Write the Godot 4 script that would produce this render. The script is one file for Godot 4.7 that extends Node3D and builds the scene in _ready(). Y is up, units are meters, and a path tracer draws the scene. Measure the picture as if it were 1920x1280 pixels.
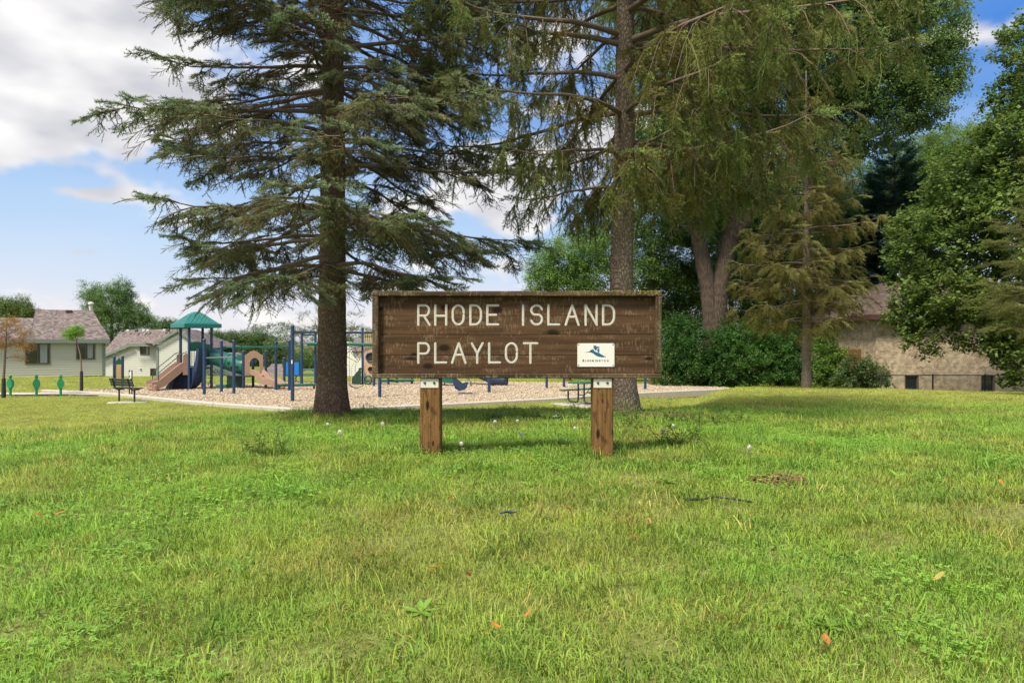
extends Node3D
# A park sign on a low mound between two spruces, a playground behind it, houses and trees around. Metres, y up, the playground lies at y = 0.

const EYE := 2.3
var rng := RandomNumberGenerator.new()
var ripple := FastNoiseLite.new()
var patchy := FastNoiseLite.new()
var M := {}

class Geo:
	var v := PackedVector3Array()
	var n := PackedVector3Array()
	var u := PackedVector2Array()
	var c := PackedColorArray()
	var i := PackedInt32Array()
	var col := Color.WHITE
	func vert(p: Vector3, nn: Vector3, uv := Vector2.ZERO) -> int:
		v.append(p); n.append(nn); u.append(uv); c.append(col)
		return v.size() - 1
	func face(a: int, b: int, d: int) -> void:
		if (v[d] - v[a]).cross(v[b] - v[a]).dot(n[a] + n[b] + n[d]) < 0.0:
			i.append(a); i.append(d); i.append(b)
		else:
			i.append(a); i.append(b); i.append(d)
	func tri(a: Vector3, b: Vector3, d: Vector3, toward := Vector3.ZERO) -> void:
		var nn := (d - a).cross(b - a).normalized()
		if toward != Vector3.ZERO and nn.dot(toward) < 0.0:
			nn = -nn
		var ax := nn.abs()
		var k := vert(a, nn, flat(a, ax)); vert(b, nn, flat(b, ax)); vert(d, nn, flat(d, ax))
		face(k, k + 1, k + 2)
	func flat(p: Vector3, ax: Vector3) -> Vector2:
		if ax.z >= ax.x and ax.z >= ax.y: return Vector2(p.x, -p.y)
		if ax.x >= ax.y: return Vector2(p.z, -p.y)
		return Vector2(p.x, p.z)
	func quad(a: Vector3, b: Vector3, d: Vector3, e: Vector3, toward := Vector3.ZERO) -> void:
		tri(a, b, d, toward); tri(a, d, e, toward)
	# a box with chamfered long edges
	func box(at: Vector3, size: Vector3, bas := Basis.IDENTITY, ch := 0.0, uvo := Vector2.ZERO) -> void:
		var h := size / 2.0
		for ax in 3:
			for s in [-1.0, 1.0]:
				var nn := Vector3.ZERO; nn[ax] = s
				var p := (ax + 1) % 3
				var q := (ax + 2) % 3
				var k := v.size()
				for w in [[-1, -1], [1, -1], [1, 1], [-1, 1]]:
					var l := Vector3.ZERO
					l[ax] = s * h[ax]; l[p] = w[0] * (h[p] - ch); l[q] = w[1] * (h[q] - ch)
					vert(at + bas * l, bas * nn, flat(l, nn.abs()) + uvo)
				face(k, k + 1, k + 2); face(k, k + 2, k + 3)
		if ch > 0.0:
			for ax in 3:
				var p := (ax + 1) % 3
				var q := (ax + 2) % 3
				for sp in [-1.0, 1.0]:
					for sq in [-1.0, 1.0]:
						var nn := Vector3.ZERO; nn[p] = sp; nn[q] = sq
						nn = nn.normalized()
						var k := v.size()
						for w in [[-1, 0], [1, 0], [1, 1], [-1, 1]]:
							var l := Vector3.ZERO
							l[ax] = w[0] * (h[ax] - ch)
							l[p] = sp * (h[p] - (ch if w[1] == 1 else 0.0))
							l[q] = sq * (h[q] - (0.0 if w[1] == 1 else ch))
							vert(at + bas * l, bas * nn, flat(l, nn.abs()) + uvo)
						face(k, k + 1, k + 2); face(k, k + 2, k + 3)
			for sx in [-1.0, 1.0]:
				for sy in [-1.0, 1.0]:
					for sz in [-1.0, 1.0]:
						var nn := Vector3(sx, sy, sz)
						tri(at + bas * (Vector3(h.x, h.y - ch, h.z - ch) * nn), at + bas * (Vector3(h.x - ch, h.y, h.z - ch) * nn), at + bas * (Vector3(h.x - ch, h.y - ch, h.z) * nn), bas * nn)
	func ring(at: Vector3, s: Vector3, w: Vector3, r: float, k: int, along: float, tilt := Vector3.ZERO) -> int:
		var first := v.size()
		for j in k + 1:
			var a := TAU * j / k
			var d := s * cos(a) + w * sin(a)
			vert(at + d * r, (d + tilt).normalized(), Vector2(a * maxf(r, 0.02), along))
		return first
	func tube(pts: Array, radii: Array, k := 8, caps := false) -> void:
		var t: Vector3 = (pts[1] - pts[0]).normalized()
		var s := t.cross(Vector3.UP if absf(t.y) < 0.9 else Vector3.RIGHT).normalized()
		var last := -1
		var along := 0.0
		for j in pts.size():
			var p: Vector3 = pts[j]
			if j > 0:
				along += p.distance_to(pts[j - 1])
			var nt: Vector3 = (pts[mini(j + 1, pts.size() - 1)] - pts[maxi(j - 1, 0)]).normalized()
			s = (s - nt * s.dot(nt)).normalized()
			var first := ring(p, s, nt.cross(s), radii[j], k, along)
			if last >= 0:
				for q in k:
					face(last + q, last + q + 1, first + q + 1); face(last + q, first + q + 1, first + q)
			last = first
			if caps and (j == 0 or j == pts.size() - 1):
				var cn := -nt if j == 0 else nt
				var mid := vert(p, cn)
				var e := v.size()
				for q in k + 1:
					var a := TAU * q / k
					vert(p + (s * cos(a) + nt.cross(s) * sin(a)) * radii[j], cn)
				for q in k:
					face(mid, e + q, e + q + 1)
	func bar(a: Vector3, b: Vector3, r: float, k := 8) -> void:
		tube([a, b], [r, r], k, true)
	# profile of (radius, height) turned about the y axis through «at»
	func lathe(at: Vector3, profile: Array, k := 16, bas := Basis.IDENTITY) -> void:
		var last := -1
		for j in profile.size():
			var p: Vector2 = profile[j]
			var d: Vector2 = profile[mini(j + 1, profile.size() - 1)] - profile[maxi(j - 1, 0)]
			var first := v.size()
			for q in k + 1:
				var a := TAU * q / k
				vert(at + bas * Vector3(cos(a) * p.x, p.y, sin(a) * p.x), bas * Vector3(cos(a) * d.y, -d.x, sin(a) * d.y).normalized(), Vector2(a * p.x, p.y))
			if last >= 0:
				for q in k:
					face(last + q, last + q + 1, first + q + 1); face(last + q, first + q + 1, first + q)
			last = first
	# a closed profile of (side, up) drawn along a path
	func sweep(profile: Array, pts: Array, side := Vector3.ZERO, ends := true) -> void:
		var rows := []
		var sides := []
		var ups := []
		for j in pts.size():
			var t: Vector3 = (pts[mini(j + 1, pts.size() - 1)] - pts[maxi(j - 1, 0)]).normalized()
			var s: Vector3 = side if side != Vector3.ZERO else t.cross(Vector3.UP).normalized()
			var up := s.cross(t).normalized()
			sides.append(s); ups.append(up)
			var row := []
			for p in profile:
				row.append(pts[j] + s * p.x + up * p.y)
			rows.append(row)
		var area := 0.0
		for q in profile.size():
			var a: Vector2 = profile[q]
			area += a.cross(profile[(q + 1) % profile.size()])
		for j in pts.size() - 1:
			for q in profile.size():
				var w := (q + 1) % profile.size()
				var e: Vector2 = profile[w] - profile[q]
				quad(rows[j][q], rows[j][w], rows[j + 1][w], rows[j + 1][q], (sides[j] * e.y - ups[j] * e.x) * signf(area))
		if ends:
			for e in [0, pts.size() - 1]:
				var flat2 := PackedVector2Array(profile)
				var ts := Geometry2D.triangulate_polygon(flat2)
				var o: Vector3 = pts[0] - pts[1] if e == 0 else pts[-1] - pts[-2]
				for q in range(0, ts.size(), 3):
					tri(rows[e][ts[q]], rows[e][ts[q + 1]], rows[e][ts[q + 2]], o)
	# a flat outline with thickness; points are in the plane of (ex, ey)
	func plate(outline: Array, at: Vector3, ex: Vector3, ey: Vector3, thick: float) -> void:
		var poly := PackedVector2Array(outline)
		var ez := ex.cross(ey).normalized()
		var ts := Geometry2D.triangulate_polygon(poly)
		for s in [-0.5, 0.5]:
			for q in range(0, ts.size(), 3):
				var p := []
				for w in 3:
					p.append(at + ex * poly[ts[q + w]].x + ey * poly[ts[q + w]].y + ez * thick * s)
				tri(p[0], p[1], p[2], ez * s)
		var turn := -1.0 if Geometry2D.is_polygon_clockwise(poly) else 1.0
		for q in poly.size():
			var a := poly[q]
			var b := poly[(q + 1) % poly.size()]
			var o := (ex * (b.y - a.y) - ey * (b.x - a.x)) * turn
			var pa := at + ex * a.x + ey * a.y
			var pb := at + ex * b.x + ey * b.y
			quad(pa - ez * thick / 2, pb - ez * thick / 2, pb + ez * thick / 2, pa + ez * thick / 2, o)
	func ball(at: Vector3, r: Vector3, k := 12) -> void:
		var prof := []
		for j in 9:
			var a := -PI / 2 + PI * j / 8
			prof.append(Vector2(maxf(cos(a), 0.001), sin(a)))
		lathe(at, prof, k, Basis.from_scale(r))
	func mesh() -> ArrayMesh:
		var a := []
		a.resize(Mesh.ARRAY_MAX)
		a[Mesh.ARRAY_VERTEX] = v; a[Mesh.ARRAY_NORMAL] = n; a[Mesh.ARRAY_TEX_UV] = u; a[Mesh.ARRAY_COLOR] = c; a[Mesh.ARRAY_INDEX] = i
		var m := ArrayMesh.new()
		m.add_surface_from_arrays(Mesh.PRIMITIVE_TRIANGLES, a)
		return m

# ---------- small helpers ----------
func rr(a: float, b: float) -> float:
	return rng.randf_range(a, b)

func thing(called: String, label: String, category: String, at := Vector3.ZERO, turn := 0.0, group := "") -> Node3D:
	var o := Node3D.new()
	o.name = called
	add_child(o, true)
	o.position = at
	o.rotation.y = turn
	tag(o, label, category, group)
	return o

func tag(o: Node, label: String, category: String, group := "") -> Node:
	o.set_meta("label", label)
	o.set_meta("category", category)
	if group:
		o.set_meta("group", group)
	return o

func part(called: String, g, mat: Material, parent: Node = self) -> MeshInstance3D:
	var o := MeshInstance3D.new()
	o.mesh = g.mesh() if g is Geo else g
	o.material_override = mat
	o.name = called
	parent.add_child(o, true)
	return o

func struct(called: String, g, mat: Material) -> MeshInstance3D:
	var o := part(called, g, mat)
	o.set_meta("kind", "structure")
	return o

func copies(called: String, mesh: Mesh, mat: Material, where: Array, tints: Array, parent: Node) -> MultiMeshInstance3D:
	var mm := MultiMesh.new()
	mm.transform_format = MultiMesh.TRANSFORM_3D
	mm.use_colors = true
	mm.mesh = mesh
	mm.instance_count = where.size()
	for k in where.size():
		mm.set_instance_transform(k, where[k])
		mm.set_instance_color(k, tints[k])
	var o := MultiMeshInstance3D.new()
	o.multimesh = mm
	o.material_override = mat
	o.name = called
	parent.add_child(o, true)
	o.set_meta("kind", "stuff")
	return o

func lin(r: float, g: float, b: float) -> Color:
	return Color(r, g, b).linear_to_srgb()

func paint(c: Color, rough := 0.6, spec := 0.5, metal := 0.0) -> StandardMaterial3D:
	var m := StandardMaterial3D.new()
	m.albedo_color = c
	m.roughness = rough
	m.metallic = metal
	m.metallic_specular = spec
	return m

func noise_tex(sd: int, freq: float, stops: Array, cols: Array, kind := FastNoiseLite.TYPE_SIMPLEX_SMOOTH, oct := 5, size := 512) -> NoiseTexture2D:
	var f := FastNoiseLite.new()
	f.seed = sd
	f.noise_type = kind
	f.frequency = freq
	f.fractal_octaves = oct
	if kind == FastNoiseLite.TYPE_CELLULAR:
		f.cellular_return_type = FastNoiseLite.RETURN_DISTANCE2_SUB
	var t := NoiseTexture2D.new()
	t.width = size
	t.height = size
	t.seamless = true
	t.noise = f
	if cols.size():
		var g := Gradient.new()
		g.offsets = PackedFloat32Array(stops)
		g.colors = PackedColorArray(cols)
		t.color_ramp = g
	return t

func textured(tex: Texture2D, scale: Vector3, rough := 0.9, bump: Texture2D = null, height := 0.0, world := false) -> StandardMaterial3D:
	var m := paint(Color.WHITE, rough, 0.35)
	m.albedo_texture = tex
	m.uv1_triplanar = true
	m.uv1_world_triplanar = world
	m.uv1_scale = scale
	if bump:
		m.heightmap_enabled = true
		m.heightmap_texture = bump
		m.heightmap_scale = height
	return m

func leaf_mat(thru := 0.6, rough := 0.55) -> StandardMaterial3D:
	var m := paint(Color.WHITE, rough, 0.35)
	m.vertex_color_use_as_albedo = true
	m.cull_mode = BaseMaterial3D.CULL_DISABLED
	m.backlight_enabled = true
	m.backlight = Color(thru, thru, thru).linear_to_srgb()
	return m

# Height of the ground at x, at a distance d in front of the camera.
func ground(x: float, d: float) -> float:
	var top := 1.24 + 0.28 * smoothstep(-1.0, 4.6, d) - 0.045 * maxf(d - 5.0, 0.0) - 0.2 * smoothstep(9.0, 18.0, x) - 0.10 * smoothstep(-2.0, -6.0, x)
	var right := smoothstep(2.0, 9.0, x)
	var start := lerpf(lerpf(5.0, 9.0, smoothstep(-7.0, -2.5, x)), 24.0, right)
	var wide := lerpf(lerpf(16.0, 10.0, smoothstep(-7.0, -2.5, x)), 7.0, right)
	var h := lerpf(maxf(top, 0.0), -0.2 * right, smoothstep(start, start + wide, d))
	h -= 2.2 * smoothstep(40.0, 80.0, d) * smoothstep(30.0, 5.0, x)
	if d < 20.0:
		h += ripple.get_noise_2d(x * 9.0, d * 9.0) * 0.035 * smoothstep(20.0, 12.0, d)
	return h

func spot(px: float, d: float, up := 0.0) -> Vector3:
	var x := (px - 960.0) / 1280.0 * d
	return Vector3(x, ground(x, d) + up, -d)

func at(px: float, py: float, d: float) -> Vector3:
	return Vector3((px - 960.0) / 1280.0 * d, EYE + (640.0 - py) / 1280.0 * d, -d)

# where a line of sight meets the ground
func landing(px: float, py: float) -> Vector3:
	var d := 1.2
	while d < 60.0:
		var p := at(px, py, d)
		if p.y <= ground(p.x, d):
			return Vector3(p.x, ground(p.x, d), -d)
		d += 0.02
	return spot(px, 20.0)

# ---------- textures ----------
func wood_image(w: int, h: int, sd: int, dark: Color, mid: Color, pale: Color, weather: float, knots: int) -> Image:
	var f := FastNoiseLite.new(); f.seed = sd; f.frequency = 0.02; f.fractal_octaves = 4
	var f2 := FastNoiseLite.new(); f2.seed = sd + 9; f2.frequency = 0.03; f2.fractal_octaves = 5
	var r := RandomNumberGenerator.new(); r.seed = sd
	var ks := []
	for k in knots:
		ks.append(Vector3(r.randf() * w, r.randf() * h, r.randf_range(5, 11)))
	var im := Image.create(w, h, false, Image.FORMAT_RGB8)
	for y in h:
		for x in w:
			var yy := float(y)
			var kn := 0.0
			for k in ks:
				var dx: float = (x - k.x) * 0.55
				var dy: float = y - k.y
				var q: float = exp(-(dx * dx + dy * dy) / (k.z * k.z * 2.2))
				kn = maxf(kn, q)
				yy += signf(dy) * q * 9.0
			var grain := f.get_noise_2d(x * 0.10, yy * 2.1)
			var fine := f.get_noise_2d(x * 0.28 + 900.0, yy * 8.0)
			var c := mid.lerp(dark, clampf(0.45 + grain * 0.75 + fine * 0.32, 0.0, 1.0))
			var ws := f2.get_noise_2d(x * 0.35, y * 0.8) * 0.7 + f2.get_noise_2d(x * 4.5 + 300.0, y * 1.1) * 0.8 + 0.16 * (float(y) / h - 0.5)
			c = c.lerp(pale, clampf((ws - 0.22 + weather * 0.35 - 0.2) * 2.0, 0.0, 0.62) * weather)
			c = c.lerp(dark * 0.45, smoothstep(0.35, 0.9, kn) * 0.85)
			im.set_pixel(x, y, c)
	return im

func post_cracks(im: Image) -> void:
	# long drying cracks and dark water stains along the grain
	var r := RandomNumberGenerator.new(); r.seed = 88
	for k in 26:
		var x := r.randi_range(0, im.get_width() - 140); var y := float(r.randi_range(2, im.get_height() - 4))
		var l := r.randi_range(30, 130)
		for j in l:
			y = clampf(y + r.randf_range(-0.35, 0.35), 1, im.get_height() - 3)
			var c := im.get_pixel(x + j, int(y))
			im.set_pixel(x + j, int(y), c * 0.5)
			if k % 3 == 0: im.set_pixel(x + j, int(y) + 1, c * 0.65)
	var f := FastNoiseLite.new(); f.seed = 5; f.frequency = 0.012
	for y in im.get_height():
		for x in im.get_width():
			var q := smoothstep(0.12, 0.5, f.get_noise_2d(x, y * 2.2))
			im.set_pixel(x, y, im.get_pixel(x, y) * (1.0 - 0.28 * q))

func shingle_image(sd: int, base: Color) -> Image:
	var r := RandomNumberGenerator.new(); r.seed = sd
	var im := Image.create(256, 256, false, Image.FORMAT_RGB8)
	for row in 32:
		var x := 0
		while x < 256:
			var w := r.randi_range(5, 14)
			var k := r.randf_range(0.78, 1.22)
			im.fill_rect(Rect2i(x, row * 8, w, 8), Color(base.r * k, base.g * k * r.randf_range(0.95, 1.04), base.b * k * r.randf_range(0.95, 1.05)))
			x += w
		im.fill_rect(Rect2i(0, row * 8 + 7, 256, 1), base * 0.62)
	return im

func stucco_images(sd: int) -> Array:
	# trowelled plaster: overlapping curved ridges in soft beige
	var r := RandomNumberGenerator.new(); r.seed = sd
	var hgt := Image.create(512, 512, false, Image.FORMAT_RGB8)
	var col := Image.create(512, 512, false, Image.FORMAT_RGB8)
	hgt.fill(Color(0.6, 0.6, 0.6))
	var f := FastNoiseLite.new(); f.seed = sd; f.frequency = 0.015; f.fractal_octaves = 5
	for y in 512:
		for x in 512:
			col.set_pixel(x, y, lin(0.44, 0.36, 0.255) * (1.0 + f.get_noise_2d(x, y) * 0.22))
	for k in 170:
		var cx := r.randf() * 512; var cy := r.randf() * 512
		var rad := r.randf_range(24, 52); var a0 := r.randf() * TAU; var sweep := r.randf_range(1.2, 2.6)
		var steps := int(rad * sweep * 2.0)
		for s in steps:
			var a := a0 + sweep * s / steps
			var rd := rad * (1.0 + 0.12 * sin(a * 3.0 + k))
			var x := posmod(int(cx + cos(a) * rd), 512); var y := posmod(int(cy + sin(a) * rd * 0.6), 512)
			for o in 5:
				hgt.set_pixel(x, posmod(y + o, 512), Color(0.1, 0.1, 0.1) if o < 3 else Color(0.9, 0.9, 0.9))
			for o in 2:
				col.set_pixel(x, posmod(y + o, 512), lin(0.145, 0.11, 0.078))
	return [ImageTexture.create_from_image(col), ImageTexture.create_from_image(hgt)]

func sky_image() -> Image:
	var W := 2048; var H := 1024
	var f := FastNoiseLite.new(); f.seed = 21; f.frequency = 1.0; f.fractal_octaves = 6; f.fractal_gain = 0.52
	var g := FastNoiseLite.new(); g.seed = 77; g.frequency = 1.0; g.fractal_octaves = 4
	var im := Image.create(W, H, false, Image.FORMAT_RGBF)
	im.fill(Color(0.25, 0.25, 0.24))
	# [azimuth, elevation, half width, half height, strength] of the larger clouds
	var big := [[-35.0, 18.5, 9.0, 5.5, 1.05], [-30.0, 20.0, 4.0, 2.5, 0.4], [0.0, 13.0, 5.5, 9.0, 0.62], [3.0, 24.0, 4.0, 3.0, 0.5], [32.8, 23.5, 1.8, 0.9, 0.72], [33.0, 20.5, 2.7, 1.3, 0.7],
		[-31.5, 10.3, 2.6, 0.55, 0.5], [-34.0, 13.8, 1.6, 1.0, 0.42], [30.0, 17.0, 12.0, 12.0, -0.6], [-17.0, 1.6, 7.0, 1.4, 0.5], [-10.0, 2.3, 4.0, 1.6, 0.5], [75.0, 24.0, 16.0, 8.0, 0.5], [-95.0, 28.0, 20.0, 9.0, 0.5], [150.0, 22.0, 22.0, 9.0, 0.5], [-150.0, 33.0, 22.0, 9.0, 0.5]]
	for y in H / 2:
		var el := (0.5 - (y + 0.5) / H) * PI
		var eld := rad_to_deg(el)
		var ce := cos(el); var se := sin(el)
		for x in W:
			var az := wrapf((x + 0.5) / W * TAU, -PI, PI)
			var azd := rad_to_deg(az)
			var dir := Vector3(sin(az) * ce, se, -cos(az) * ce)
			var low := exp(-eld * eld / 26.0) * 0.55 + exp(-eld / 6.0) * 0.3
			var hi := smoothstep(3.0, 22.0, eld)
			# pale air near the horizon, deep blue above; a veil of thin cloud thickens to one side
			var veil := clampf(0.5 - 0.55 * sin(az) + g.get_noise_3d(dir.x * 1.5, dir.y * 9.0, dir.z * 1.5) * 0.5, 0.0, 1.0)
			var blue := Vector3(0.35, 0.59, 0.88).lerp(Vector3(0.065, 0.235, 0.66), hi)
			var c := blue.lerp(Vector3(0.50, 0.66, 0.86), veil * (1.0 - 0.45 * hi) * 0.9)
			c = c.lerp(Vector3(0.76, 0.75, 0.79), clampf(low * 1.45, 0.0, 1.0))
			var sx := dir.x / (se + 0.25); var sz := dir.z / (se + 0.25)
			var dens := f.get_noise_3d(sx * 1.7, se * 3.0, sz * 1.7)
			var bias := -0.24 + 0.40 * smoothstep(42.0, 75.0, absf(azd)) + 0.34 * smoothstep(32.0, 52.0, eld)  # thicker unseen cloud at the sides and overhead, added for fill light
			for b in big:
				var da: float = wrapf(azd - b[0], -180.0, 180.0) / b[2]
				if absf(da) < 2.6:
					var de: float = (eld - b[1]) / b[3]
					bias += b[4] * exp(-da * da - de * de)
			dens += f.get_noise_3d(dir.x * 9.0, dir.y * 14.0, dir.z * 9.0) * 0.42
			var k := smoothstep(-0.03, 0.27, dens + bias)
			if k > 0.0:
				var shade := clampf(0.60 + g.get_noise_3d(dir.x * 5.0, dir.y * 13.0, dir.z * 5.0) * 1.1 + f.get_noise_3d(dir.x * 7.0 + 5.0, dir.y * 16.0, dir.z * 7.0) * 0.5, 0.0, 1.0)
				var cl := Vector3(0.56, 0.56, 0.60).lerp(Vector3(0.93, 0.91, 0.89), shade)
				c = c.lerp(cl, k * 0.96)
			im.set_pixel(x, y, Color(c.x, c.y, c.z) * SKY)
	return im

const SKY := 0.455

func make_materials() -> void:
	var dk := lin(0.045, 0.026, 0.014); var md := lin(0.105, 0.060, 0.030); var pl := lin(0.26, 0.20, 0.135)
	var w1 := ImageTexture.create_from_image(wood_image(900, 256, 5, dk, md, pl, 0.75, 9))
	M.plank = paint(Color.WHITE, 0.85, 0.3); M.plank.albedo_texture = w1; M.plank.uv1_scale = Vector3(0.52, 1.8, 1)
	M.plank.heightmap_enabled = true; M.plank.heightmap_texture = w1; M.plank.heightmap_scale = 0.35
	var w2 := ImageTexture.create_from_image(wood_image(700, 128, 15, lin(0.035, 0.027, 0.016), lin(0.125, 0.09, 0.05), lin(0.24, 0.20, 0.135), 1.0, 5))
	M.frame = paint(Color.WHITE, 0.9, 0.25); M.frame.albedo_texture = w2; M.frame.uv1_scale = Vector3(0.6, 4.0, 1)
	M.frame.heightmap_enabled = true; M.frame.heightmap_texture = w2; M.frame.heightmap_scale = 0.3
	var vi := wood_image(600, 160, 25, lin(0.11, 0.058, 0.022), lin(0.225, 0.122, 0.045), lin(0.24, 0.165, 0.09), 0.7, 4)
	post_cracks(vi)
	vi.rotate_90(CLOCKWISE)
	M.post = paint(Color.WHITE, 0.85, 0.3); M.post.albedo_texture = ImageTexture.create_from_image(vi); M.post.uv1_scale = Vector3(6.2, 1.05, 1)
	M.post.heightmap_enabled = true; M.post.heightmap_texture = M.post.albedo_texture; M.post.heightmap_scale = 0.35
	M.frame_up = M.frame.duplicate()
	var vf := wood_image(500, 128, 35, lin(0.035, 0.027, 0.016), lin(0.13, 0.092, 0.05), lin(0.24, 0.20, 0.135), 0.9, 3)
	vf.rotate_90(CLOCKWISE)
	M.frame_up.albedo_texture = ImageTexture.create_from_image(vf); M.frame_up.heightmap_texture = M.frame_up.albedo_texture; M.frame_up.uv1_scale = Vector3(6.0, 1.3, 1)
	M.lichen = textured(noise_tex(3, 0.05, [0.0, 0.45, 0.6, 1.0], [lin(0.09, 0.075, 0.03), lin(0.14, 0.11, 0.03), lin(0.30, 0.25, 0.05), lin(0.36, 0.33, 0.12)]), Vector3(4, 4, 4), 0.95)
	M.letter = textured(noise_tex(4, 0.05, [0.0, 0.27, 0.34, 0.55, 1.0], [lin(0.20, 0.15, 0.10), lin(0.28, 0.24, 0.18), lin(0.46, 0.445, 0.385), lin(0.53, 0.52, 0.46), lin(0.60, 0.59, 0.53)]), Vector3(5, 5, 5), 0.7)
	M.white_metal = textured(noise_tex(6, 0.03, [0.0, 0.35, 1.0], [lin(0.40, 0.38, 0.31), lin(0.60, 0.60, 0.53), lin(0.68, 0.68, 0.62)]), Vector3(7, 7, 7), 0.5)
	M.plate_white = paint(lin(0.70, 0.71, 0.66), 0.35)
	M.plate_blue = paint(lin(0.015, 0.10, 0.21), 0.4)
	M.plate_ink = paint(lin(0.012, 0.035, 0.08), 0.4)
	M.bolt = paint(lin(0.10, 0.09, 0.08), 0.5, 0.5, 0.7)
	var bark1 := noise_tex(8, 0.035, [0.0, 0.12, 0.35, 0.7, 1.0], [lin(0.03, 0.018, 0.013), lin(0.085, 0.055, 0.04), lin(0.15, 0.105, 0.08), lin(0.23, 0.17, 0.135), lin(0.36, 0.29, 0.24)], FastNoiseLite.TYPE_CELLULAR, 4)
	M.bark = textured(bark1, Vector3(2.0, 1.05, 2.0), 0.95, bark1, 4.5)
	var bark2 := noise_tex(9, 0.03, [0.0, 0.15, 0.4, 0.75, 1.0], [lin(0.04, 0.03, 0.022), lin(0.12, 0.093, 0.07), lin(0.22, 0.178, 0.14), lin(0.32, 0.27, 0.22), lin(0.42, 0.37, 0.31)], FastNoiseLite.TYPE_CELLULAR, 4)
	M.bark_grey = textured(bark2, Vector3(2.0, 1.0, 2.0), 0.95, bark2, 4.5)
	var bark3 := noise_tex(10, 0.02, [0.0, 0.4, 0.6, 1.0], [lin(0.022, 0.016, 0.012), lin(0.055, 0.042, 0.032), lin(0.09, 0.07, 0.054), lin(0.15, 0.123, 0.10)], FastNoiseLite.TYPE_SIMPLEX_SMOOTH, 5)
	M.bark_furrow = textured(bark3, Vector3(1.5, 0.22, 1.5), 0.95, bark3, 5.0)
	M.limb = textured(noise_tex(11, 0.03, [0.0, 0.5, 1.0], [lin(0.08, 0.056, 0.043), lin(0.18, 0.135, 0.108), lin(0.30, 0.24, 0.20)]), Vector3(5, 5, 5), 0.95)
	M.teal_light = paint(lin(0.035, 0.20, 0.185), 0.4)
	M.needle = leaf_mat(0.8, 0.6)
	M.leaf = leaf_mat(0.9, 0.5)
	M.grass = leaf_mat(0.7, 0.55)
	M.soil = textured(noise_tex(12, 0.04, [0.0, 0.4, 0.7, 1.0], [lin(0.07, 0.07, 0.02), lin(0.13, 0.15, 0.04), lin(0.17, 0.19, 0.055), lin(0.25, 0.23, 0.10)], FastNoiseLite.TYPE_SIMPLEX_SMOOTH, 6), Vector3(1.3, 1.3, 1.3), 1.0, null, 0.0, true)
	M.chips = textured(noise_tex(13, 0.11, [0.0, 0.35, 0.6, 1.0], [lin(0.20, 0.145, 0.09), lin(0.39, 0.32, 0.225), lin(0.50, 0.43, 0.32), lin(0.60, 0.54, 0.43)], FastNoiseLite.TYPE_CELLULAR, 3), Vector3(1.1, 1.1, 1.1), 1.0, null, 0.0, true)
	M.chip = paint(Color.WHITE, 0.9, 0.3); M.chip.vertex_color_use_as_albedo = true
	M.concrete = textured(noise_tex(14, 0.03, [0.0, 0.5, 1.0], [lin(0.30, 0.27, 0.23), lin(0.44, 0.41, 0.36), lin(0.54, 0.51, 0.46)]), Vector3(0.8, 0.8, 0.8), 0.95, null, 0.0, true)
	M.navy = paint(lin(0.018, 0.048, 0.115), 0.42)
	M.navy_plastic = paint(lin(0.022, 0.042, 0.10), 0.4)
	M.teal = paint(lin(0.018, 0.175, 0.155), 0.38)
	M.green = paint(lin(0.012, 0.12, 0.085), 0.38)
	M.dark_green = paint(lin(0.012, 0.05, 0.034), 0.5)
	M.bright_green = paint(lin(0.015, 0.30, 0.13), 0.4)
	M.tan = paint(lin(0.36, 0.235, 0.175), 0.5)
	M.yellow = paint(lin(0.62, 0.47, 0.21), 0.5)
	M.black = paint(lin(0.02, 0.02, 0.022), 0.5)
	M.bench = paint(lin(0.035, 0.042, 0.042), 0.45)
	M.grey_metal = paint(lin(0.32, 0.32, 0.31), 0.4, 0.5, 0.6)
	M.panel_blue = paint(lin(0.015, 0.19, 0.60), 0.4)
	M.red = paint(lin(0.55, 0.10, 0.05), 0.5)
	M.siding = paint(lin(0.50, 0.51, 0.43), 0.75)
	M.siding_pale = paint(lin(0.53, 0.54, 0.49), 0.75)
	M.trim = paint(lin(0.17, 0.215, 0.185), 0.7)
	M.glass = paint(lin(0.018, 0.024, 0.032), 0.06, 0.7)
	M.curtain = paint(lin(0.33, 0.36, 0.38), 0.8)
	M.window_frame = paint(lin(0.13, 0.10, 0.085), 0.6)
	M.vent = paint(lin(0.55, 0.54, 0.5), 0.5)
	M.vent_dark = paint(lin(0.06, 0.045, 0.045), 0.6)
	var sh := ImageTexture.create_from_image(shingle_image(4, lin(0.175, 0.148, 0.142)))
	M.roof = paint(Color.WHITE, 0.95, 0.2); M.roof.albedo_texture = sh; M.roof.uv1_scale = Vector3(0.22, 0.22, 1)
	var sh2 := ImageTexture.create_from_image(shingle_image(6, lin(0.105, 0.08, 0.07)))
	M.roof_brown = paint(Color.WHITE, 0.95, 0.2); M.roof_brown.albedo_texture = sh2; M.roof_brown.uv1_scale = Vector3(0.25, 0.25, 1)
	var st := stucco_images(3)
	M.stucco = textured(st[0], Vector3(0.32, 0.32, 0.32), 0.95, st[1], 1.2)
	M.red_trim = paint(lin(0.075, 0.032, 0.026), 0.7)
	M.fence_wire = paint(lin(0.045, 0.045, 0.042), 0.5, 0.5, 0.3)
	M.guard = paint(lin(0.022, 0.022, 0.026), 0.6)
	M.fluff = leaf_mat(0.8, 0.9)
	M.old_leaf = leaf_mat(0.5, 0.7)

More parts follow.
